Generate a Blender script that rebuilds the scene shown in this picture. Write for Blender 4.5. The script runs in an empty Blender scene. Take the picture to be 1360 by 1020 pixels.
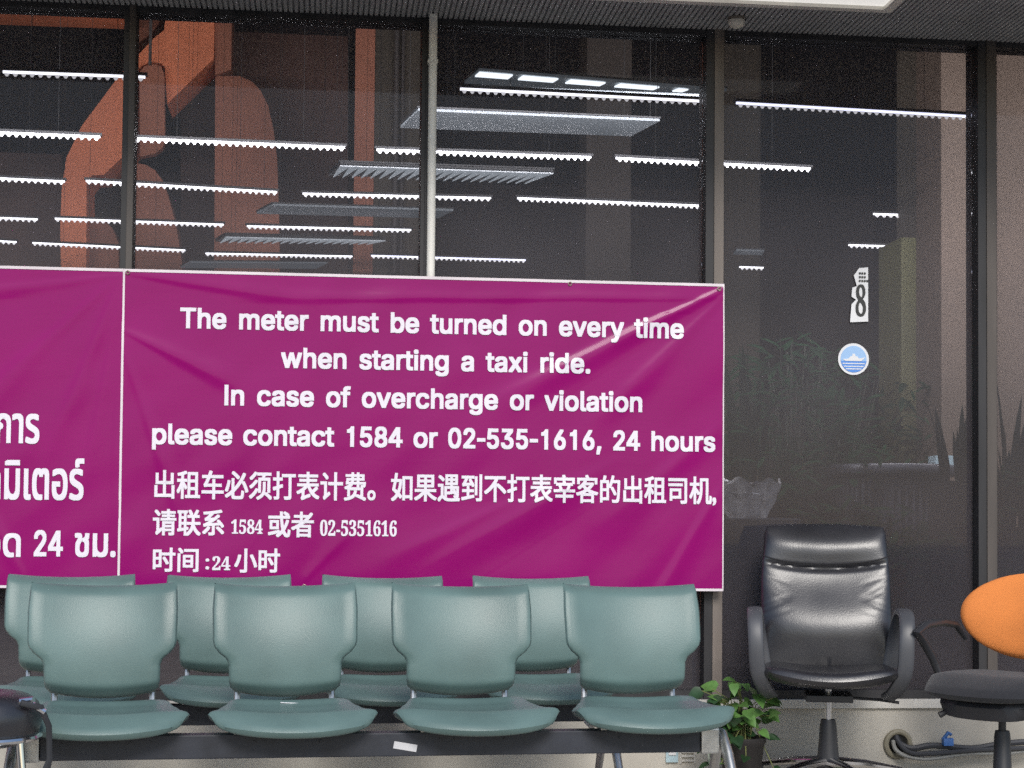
import bpy, bmesh, math, random
from mathutils import Vector, Matrix, noise
random.seed(7)
SC = bpy.context.scene
COL = SC.collection
R = math.radians
PI = math.pi

# ------------------------------------------------------------------ camera
F = 2266.0 / 1360.0                 # focal length in image widths
YAW, PITCH, ROLL, SHIFT = R(6.4), R(2.2), R(0.5), 0.0757
D0 = 7.1
CAM = Vector((-D0 * math.sin(YAW), -D0 * math.cos(YAW), 1.02))
MROT = (Matrix.Rotation(-YAW, 4, 'Z') @ Matrix.Rotation(PI / 2 + PITCH, 4, 'X') @ Matrix.Rotation(ROLL, 4, 'Z')).to_3x3()
cd = bpy.data.cameras.new('camera')
cam = bpy.data.objects.new('camera', cd)
COL.objects.link(cam)
cam.matrix_world = Matrix.Translation(CAM) @ MROT.to_4x4()
cd.sensor_width = 36.0
cd.lens = 36.0 * F
cd.shift_y = SHIFT
cd.clip_start = 0.05
cd.clip_end = 500
SC.camera = cam

def ray(px, py):
    x = (px - 680) / 1360 / F
    y = -(py - 510) / 1360 / F + SHIFT / F
    return MROT @ Vector((x, y, -1))

def on_y(px, py, y=0.0):
    """the point of the upright plane y = const measured at this spot of the photo"""
    d = ray(px, py)
    t = (y - CAM.y) / d.y
    return CAM + d * t

def on_z(px, py, z):
    d = ray(px, py)
    t = (z - CAM.z) / d.z
    return CAM + d * t

def at_depth(px, py, dep):
    return CAM + ray(px, py) * dep

# ------------------------------------------------------------------ materials
def mat(name, color, rough=0.6, metal=0.0, vary=0.12, scale=6.0, bump=0.0, bscale=80.0, emit=None, estr=0.0, spec=None, detail=5.0, sheen=0.0, color2=None, stretch=None):
    m = bpy.data.materials.new(name)
    m.use_nodes = True
    nt = m.node_tree
    b = nt.nodes['Principled BSDF']
    tc = nt.nodes.new('ShaderNodeTexCoord')
    src = tc.outputs['Object']
    if stretch:
        mp = nt.nodes.new('ShaderNodeMapping')
        mp.inputs['Scale'].default_value = stretch
        nt.links.new(src, mp.inputs[0])
        src = mp.outputs[0]
    n = nt.nodes.new('ShaderNodeTexNoise')
    n.inputs['Scale'].default_value = scale
    n.inputs['Detail'].default_value = detail
    nt.links.new(src, n.inputs['Vector'])
    rp = nt.nodes.new('ShaderNodeValToRGB')
    c = Vector(color[:3])
    lo = c * (1 - vary)
    hi = c * (1 + vary)
    if color2:
        hi = Vector(color2)
        lo = c
    rp.color_ramp.elements[0].position = 0.3
    rp.color_ramp.elements[1].position = 0.7
    rp.color_ramp.elements[0].color = (*lo, 1)
    rp.color_ramp.elements[1].color = (*[min(1, v) for v in hi], 1)
    nt.links.new(n.outputs['Fac'], rp.inputs[0])
    nt.links.new(rp.outputs[0], b.inputs['Base Color'])
    mr = nt.nodes.new('ShaderNodeMapRange')
    mr.inputs['To Min'].default_value = max(0.02, rough - 0.06)
    mr.inputs['To Max'].default_value = min(1, rough + 0.08)
    nt.links.new(n.outputs['Fac'], mr.inputs[0])
    nt.links.new(mr.outputs[0], b.inputs['Roughness'])
    b.inputs['Metallic'].default_value = metal
    if spec is not None:
        b.inputs['Specular IOR Level'].default_value = spec
    if sheen:
        b.inputs['Sheen Weight'].default_value = sheen
    if bump:
        n2 = nt.nodes.new('ShaderNodeTexNoise')
        n2.inputs['Scale'].default_value = bscale
        n2.inputs['Detail'].default_value = 3
        nt.links.new(src, n2.inputs['Vector'])
        bp = nt.nodes.new('ShaderNodeBump')
        bp.inputs['Strength'].default_value = bump
        bp.inputs['Distance'].default_value = 0.004
        nt.links.new(n2.outputs['Fac'], bp.inputs['Height'])
        nt.links.new(bp.outputs[0], b.inputs['Normal'])
    if emit:
        b.inputs['Emission Color'].default_value = (*emit, 1)
        b.inputs['Emission Strength'].default_value = estr
    return m

def glass_mat(name, tint, refl=1.0):
    m = bpy.data.materials.new(name)
    m.use_nodes = True
    nt = m.node_tree
    nt.nodes.clear()
    out = nt.nodes.new('ShaderNodeOutputMaterial')
    mx = nt.nodes.new('ShaderNodeMixShader')
    tr = nt.nodes.new('ShaderNodeBsdfTransparent')
    gl = nt.nodes.new('ShaderNodeBsdfGlossy')
    fr = nt.nodes.new('ShaderNodeFresnel')
    fr.inputs['IOR'].default_value = 1.45
    # haze on the glass painted in as a faint diffuse grey veil, uneven
    df = nt.nodes.new('ShaderNodeBsdfDiffuse')
    df.inputs['Color'].default_value = (0.40, 0.36, 0.40, 1)
    mx2 = nt.nodes.new('ShaderNodeMixShader')
    tc = nt.nodes.new('ShaderNodeTexCoord')
    n = nt.nodes.new('ShaderNodeTexNoise')
    n.inputs['Scale'].default_value = 1.6
    n.inputs['Detail'].default_value = 6
    nt.links.new(tc.outputs['Object'], n.inputs['Vector'])
    mr = nt.nodes.new('ShaderNodeMapRange')
    mr.inputs['From Min'].default_value = 0.3
    mr.inputs['From Max'].default_value = 0.7
    mr.inputs['To Min'].default_value = GLASS_VEIL[0]
    mr.inputs['To Max'].default_value = GLASS_VEIL[1]
    nt.links.new(n.outputs['Fac'], mr.inputs[0])
    tr.inputs['Color'].default_value = (*tint, 1)
    gl.inputs['Roughness'].default_value = 0.03
    gl.inputs['Color'].default_value = (refl, refl, refl, 1)
    nt.links.new(fr.outputs[0], mx.inputs[0])
    nt.links.new(tr.outputs[0], mx.inputs[1])
    nt.links.new(gl.outputs[0], mx.inputs[2])
    nt.links.new(mr.outputs[0], mx2.inputs[0])
    nt.links.new(mx.outputs[0], mx2.inputs[1])
    nt.links.new(df.outputs[0], mx2.inputs[2])
    nt.links.new(mx2.outputs[0], out.inputs[0])
    return m

GLASS_VEIL = (0.075, 0.115)
M = dict(
    vinyl=mat('seat_vinyl', (0.124, 0.196, 0.187), 0.38, vary=0.16, scale=4, bump=0.16, bscale=300),
    vinyl_dark=mat('seat_piping', (0.09, 0.16, 0.15), 0.5),
    beam=mat('beam_paint', (0.025, 0.028, 0.038), 0.5, scale=14, vary=0.3),
    steel=mat('satin_steel', (0.55, 0.55, 0.54), 0.32, 0.85, scale=30),
    chrome=mat('chrome', (0.75, 0.75, 0.76), 0.12, 1.0, vary=0.04),
    leather=mat('black_leather', (0.021, 0.021, 0.026), 0.34, vary=0.2, bump=0.14, bscale=170, spec=0.95),
    plastic=mat('black_plastic', (0.030, 0.031, 0.036), 0.45, vary=0.15),
    arm=mat('grey_arm_plastic', (0.075, 0.078, 0.088), 0.42, vary=0.15),
    fabric_black=mat('black_fabric', (0.020, 0.021, 0.026), 0.9, bump=0.5, bscale=500, vary=0.2, sheen=0.2),
    orange=mat('orange_fabric', (0.90, 0.29, 0.07), 0.85, bump=0.4, bscale=480, vary=0.06),
    plinth=mat('plinth_stone', (0.43, 0.405, 0.36), 0.72, scale=2.2, vary=0.34, bump=0.12, bscale=40, detail=9),
    plinth_edge=mat('plinth_edge', (0.60, 0.58, 0.54), 0.5, scale=9, vary=0.15),
    asphalt=mat('asphalt', (0.045, 0.045, 0.048), 0.85, scale=3, vary=0.3, bump=0.5),
    kerb=mat('kerb_stone', (0.30, 0.29, 0.27), 0.8),
    ground=mat('pavement', (0.42, 0.39, 0.34), 0.8, scale=3, vary=0.15, bump=0.2),
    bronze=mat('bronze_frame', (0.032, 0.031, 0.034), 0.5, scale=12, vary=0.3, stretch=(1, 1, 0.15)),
    bronze_lit=mat('bronze_cover_lit', (0.19, 0.16, 0.14), 0.5, scale=10, vary=0.25, stretch=(1, 1, 0.12)),  # paler bronze, light on the frame put into the colour
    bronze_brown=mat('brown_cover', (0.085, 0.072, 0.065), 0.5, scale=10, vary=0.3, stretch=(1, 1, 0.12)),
    whitepaint=mat('white_pipe_paint', (0.86, 0.84, 0.78), 0.45, scale=8, vary=0.1),
    soffit=mat('soffit_metal', (0.40, 0.40, 0.41), 0.55, scale=4, vary=0.12),
    soffit_dark=mat('soffit_groove', (0.30, 0.30, 0.31), 0.7),
    fascia=mat('fascia_paint', (0.3, 0.29, 0.28), 0.6),
    lampframe=mat('lamp_frame', (0.75, 0.72, 0.66), 0.4),
    diffuser=mat('lamp_diffuser', (0.8, 0.8, 0.78), 0.5, emit=(1, 0.97, 0.92), estr=0.62),
    hem=mat('banner_hem', (0.80, 0.72, 0.76), 0.4, scale=5, vary=0.1),
    ink=mat('white_print', (0.86, 0.82, 0.90), 0.42, vary=0.02),
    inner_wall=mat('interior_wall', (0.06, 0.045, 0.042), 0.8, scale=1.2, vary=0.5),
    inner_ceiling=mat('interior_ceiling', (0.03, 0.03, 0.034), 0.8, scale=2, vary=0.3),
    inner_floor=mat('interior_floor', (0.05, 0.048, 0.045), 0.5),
    tube=mat('glowing_tube', (0.9, 0.9, 0.92), 0.4, emit=(1, 0.97, 0.98), estr=TUBE if 'TUBE' in globals() else 5.0),
    tube_blue=mat('cool_glowing_tube', (0.9, 0.9, 0.95), 0.4, emit=(0.80, 0.80, 1.0), estr=4.4),
    tooth=mat('lamp_louvre', (0.8, 0.8, 0.8), 0.3, emit=(1, 0.95, 0.93), estr=1.5),
    housing=mat('lamp_housing', (0.012, 0.012, 0.013), 0.5),
    troffer=mat('troffer_panel', (0.6, 0.62, 0.63), 0.5, emit=(0.75, 0.82, 0.85), estr=0.75, scale=3),
    troffer_dim=mat('troffer_panel_dim', (0.14, 0.155, 0.165), 0.5, emit=(0.62, 0.72, 0.78), estr=0.16, scale=3),
    troffer_hot=mat('troffer_bright', (0.9, 0.9, 0.9), 0.5, emit=(0.95, 1, 1), estr=3.5),
    paint_orange=mat('orange_concrete', (0.88, 0.26, 0.12), 0.8, scale=1.6, vary=0.16, emit=(0.9, 0.16, 0.05), estr=0.0, bump=0.2, bscale=20),
    paint_brown=mat('brown_concrete', (0.36, 0.135, 0.08), 0.8, scale=0.9, vary=0.35),  # darker copy of the orange paint, puts the stair's shading into colour
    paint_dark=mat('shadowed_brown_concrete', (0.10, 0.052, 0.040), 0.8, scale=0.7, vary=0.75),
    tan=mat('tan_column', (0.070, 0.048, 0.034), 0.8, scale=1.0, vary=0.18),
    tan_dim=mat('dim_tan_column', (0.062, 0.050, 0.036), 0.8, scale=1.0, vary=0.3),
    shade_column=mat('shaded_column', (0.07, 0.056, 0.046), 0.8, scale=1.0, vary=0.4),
    olive=mat('olive_strip', (0.055, 0.053, 0.016), 0.7, scale=1.5, vary=0.25),
    pipe_dark=mat('dark_pipe', (0.07, 0.06, 0.055), 0.6),
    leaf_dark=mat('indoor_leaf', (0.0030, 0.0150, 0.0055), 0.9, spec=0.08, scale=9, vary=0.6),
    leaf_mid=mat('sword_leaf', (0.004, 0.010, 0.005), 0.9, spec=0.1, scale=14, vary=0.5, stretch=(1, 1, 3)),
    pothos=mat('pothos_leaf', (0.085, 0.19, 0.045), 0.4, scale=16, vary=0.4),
    pothos2=mat('pothos_leaf_shaded', (0.022, 0.06, 0.022), 0.4, scale=16, vary=0.4),
    stem=mat('plant_stem', (0.16, 0.18, 0.06), 0.6),
    stem_dark=mat('indoor_stem', (0.012, 0.016, 0.008), 0.7),
    pot=mat('dark_pot', (0.025, 0.022, 0.022), 0.6),
    soil=mat('soil', (0.03, 0.022, 0.015), 0.95),
    counter=mat('counter_top', (0.06, 0.062, 0.08), 0.35, scale=4, vary=0.2),
    counter_body=mat('counter_body', (0.05, 0.06, 0.08), 0.6),
    foil=mat('crumpled_foil', (0.80, 0.80, 0.85), 0.35, 0.2, scale=20, vary=0.4),
    paper=mat('white_paper', (0.78, 0.78, 0.80), 0.6, vary=0.05),
    black_ink=mat('black_print', (0.03, 0.03, 0.03), 0.5),
    blue=mat('blue_print', (0.10, 0.28, 0.72), 0.4, vary=0.05),
    blue_pale=mat('pale_blue_print', (0.35, 0.55, 0.85), 0.4, vary=0.05),
    blue_clip=mat('blue_plastic', (0.05, 0.15, 0.42), 0.4),
    cable=mat('cable_rubber', (0.04, 0.042, 0.05), 0.5),
    cable_grey=mat('grey_cable', (0.25, 0.25, 0.24), 0.5),
    ring=mat('grommet', (0.22, 0.20, 0.15), 0.6),
    dark=mat('dark_hole', (0.008, 0.008, 0.008), 0.9),
    outlet=mat('pale_blue_plastic', (0.45, 0.60, 0.66), 0.4),
    brass=mat('eyelet_metal', (0.6, 0.5, 0.4), 0.3, 0.9),
    dome=mat('white_dome', (0.72, 0.68, 0.60), 0.35),
    tape=mat('white_tape', (0.62, 0.62, 0.64), 0.6),
)
M['glass'] = glass_mat('tinted_glass', (0.62, 0.63, 0.66), 0.3)

def banner_mat():
    m = mat('banner_vinyl', (0.285, 0.002, 0.142), 0.30, vary=0.05, scale=3)
    nt = m.node_tree
    b = nt.nodes['Principled BSDF']
    tc = nt.nodes.new('ShaderNodeTexCoord')
    n = nt.nodes.new('ShaderNodeTexNoise')
    n.inputs['Scale'].default_value = 2.2
    n.inputs['Detail'].default_value = 5
    n.inputs['Distortion'].default_value = 0.6
    mp = nt.nodes.new('ShaderNodeMapping')
    mp.inputs['Rotation'].default_value = (0, R(40), 0)
    mp.inputs['Scale'].default_value = (1, 1, 4.5)
    nt.links.new(tc.outputs['Object'], mp.inputs[0])
    nt.links.new(mp.outputs[0], n.inputs['Vector'])
    bp = nt.nodes.new('ShaderNodeBump')
    bp.inputs['Strength'].default_value = 0.10
    bp.inputs['Distance'].default_value = 0.012
    nt.links.new(n.outputs['Fac'], bp.inputs['Height'])
    nt.links.new(bp.outputs[0], b.inputs['Normal'])
    b.inputs['Specular IOR Level'].default_value = 0.12
    b.inputs['Coat Weight'].default_value = 0.24
    b.inputs['Coat Roughness'].default_value = 0.16
    return m
M['banner'] = banner_mat()

# ------------------------------------------------------------------ mesh helpers
class MB:
    def __init__(s):
        s.bm = bmesh.new()
    def box(s, lo, hi, rot=None, bev=0.0, about=None):
        lo = Vector(lo); hi = Vector(hi)
        r = bmesh.ops.create_cube(s.bm, size=1)
        vs = r['verts']
        c = (lo + hi) / 2
        d = hi - lo
        for v in vs:
            v.co = Vector((v.co.x * d.x, v.co.y * d.y, v.co.z * d.z))
        if bev:
            es = list({e for v in vs for e in v.link_edges})
            rb = bmesh.ops.bevel(s.bm, geom=es, offset=bev, segments=2, affect='EDGES', profile=0.7)
            vs = list({v for f in rb['faces'] for v in f.verts} | {v for v in vs if v.is_valid})
        for v in vs:
            if rot is not None:
                v.co = rot @ v.co
            v.co += c
        return s
    def prism(s, pts, vec):
        """polygon pts (3-D) extruded by vec"""
        a = [s.bm.verts.new(p) for p in pts]
        b = [s.bm.verts.new(Vector(p) + Vector(vec)) for p in pts]
        n = len(a)
        s.bm.faces.new(a)
        s.bm.faces.new(b[::-1])
        for i in range(n):
            s.bm.faces.new((a[i], b[i], b[(i + 1) % n], a[(i + 1) % n]))
        return s
    def tube(s, pts, rad, seg=10, flat=None, cap=True):
        pts = [Vector(p) for p in pts]
        n = len(pts)
        rs = rad if isinstance(rad, (list, tuple)) else [rad] * n
        prev = None
        up = Vector((0, 0, 1))
        T0 = (pts[1] - pts[0]).normalized()
        if abs(T0.z) > 0.9:
            up = Vector((0, 1, 0))
        N = (up - T0 * up.dot(T0)).normalized()
        rings = []
        for i in range(n):
            T = (pts[min(i + 1, n - 1)] - pts[max(i - 1, 0)]).normalized()
            N = (N - T * N.dot(T)).normalized()
            B = T.cross(N)
            ring = []
            for k in range(seg):
                a = 2 * PI * k / seg
                ca, sa = math.cos(a), math.sin(a)
                fx, fy = (flat if flat else (1, 1))
                ring.append(s.bm.verts.new(pts[i] + (N * ca * fx + B * sa * fy) * rs[i]))
            rings.append(ring)
        for i in range(n - 1):
            for k in range(seg):
                s.bm.faces.new((rings[i][k], rings[i][(k + 1) % seg], rings[i + 1][(k + 1) % seg], rings[i + 1][k]))
        if cap:
            s.bm.faces.new(rings[0][::-1])
            s.bm.faces.new(rings[-1])
        return s
    def lathe(s, prof, c=(0, 0, 0), seg=24, axis='z'):
        c = Vector(c)
        rings = []
        for (r, z) in prof:
            ring = []
            for k in range(seg):
                a = 2 * PI * k / seg
                p = Vector((r * math.cos(a), r * math.sin(a), z))
                if axis == 'y':
                    p = Vector((p.x, -p.z, p.y))
                ring.append(s.bm.verts.new(c + p))
            rings.append(ring)
        for i in range(len(rings) - 1):
            for k in range(seg):
                s.bm.faces.new((rings[i][k], rings[i][(k + 1) % seg], rings[i + 1][(k + 1) % seg], rings[i + 1][k]))
        s.bm.faces.new(rings[0][::-1])
        s.bm.faces.new(rings[-1])
        return s
    def grid(s, fn, nu, nv, closed=False):
        vs = [[s.bm.verts.new(fn(i / nu, j / nv)) for i in range(nu + 1)] for j in range(nv + 1)]
        for j in range(nv):
            for i in range(nu):
                s.bm.faces.new((vs[j][i], vs[j][i + 1], vs[j + 1][i + 1], vs[j + 1][i]))
        return vs
    def pad(s, front, back, nu, nv):
        """closed cushion: two grids sharing their outline"""
        a = [[s.bm.verts.new(front(i / nu, j / nv)) for i in range(nu + 1)] for j in range(nv + 1)]
        b = [[a[j][i] if i in (0, nu) or j in (0, nv) else s.bm.verts.new(back(i / nu, j / nv)) for i in range(nu + 1)] for j in range(nv + 1)]
        for j in range(nv):
            for i in range(nu):
                s.bm.faces.new((a[j][i], a[j][i + 1], a[j + 1][i + 1], a[j + 1][i]))
                s.bm.faces.new((b[j][i], b[j + 1][i], b[j + 1][i + 1], b[j][i + 1]))
        return s
    def build(s, name, m, parent=None, smooth=False, xf=None, kind=None):
        if xf is not None:
            s.bm.transform(xf)
        bmesh.ops.recalc_face_normals(s.bm, faces=s.bm.faces)
        me = bpy.data.meshes.new(name)
        s.bm.to_mesh(me)
        s.bm.free()
        me.materials.append(m)
        if smooth:
            for p in me.polygons:
                p.use_smooth = True
            try:
                me.set_sharp_from_angle(angle=R(smooth if smooth is not True else 40))
            except Exception:
                pass
        o = bpy.data.objects.new(name, me)
        COL.objects.link(o)
        if parent:
            o.parent = parent
        if kind:
            o['kind'] = kind
        return o

def tag(o, label=None, cat=None, group=None, kind=None):
    if label: o['label'] = label
    if cat: o['category'] = cat
    if group: o['group'] = group
    if kind: o['kind'] = kind
    return o

def thing(name, label, cat, loc=(0, 0, 0), rz=0.0, group=None):
    o = bpy.data.objects.new(name, None)
    o.empty_display_size = 0.1
    COL.objects.link(o)
    o.location = loc
    o.rotation_euler = (0, 0, rz)
    return tag(o, label, cat, group)

def copy_tree(o, parent=None):
    c = o.copy()
    COL.objects.link(c)
    c.parent = parent
    for ch in [x for x in bpy.data.objects if x.parent == o]:
        copy_tree(ch, c)
    return c

def sm(x, a, b):
    t = min(1, max(0, (x - a) / (b - a)))
    return t * t * (3 - 2 * t)
def lerp(a, b, t):
    return a + (b - a) * t
def interp(tab, x):
    for (x0, y0), (x1, y1) in zip(tab, tab[1:]):
        if x <= x1:
            t = (x - x0) / (x1 - x0)
            t = min(1, max(0, t))
            return y0 + (y1 - y0) * (t * t * (3 - 2 * t) * 0.6 + t * 0.4)
    return tab[-1][1]

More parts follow.
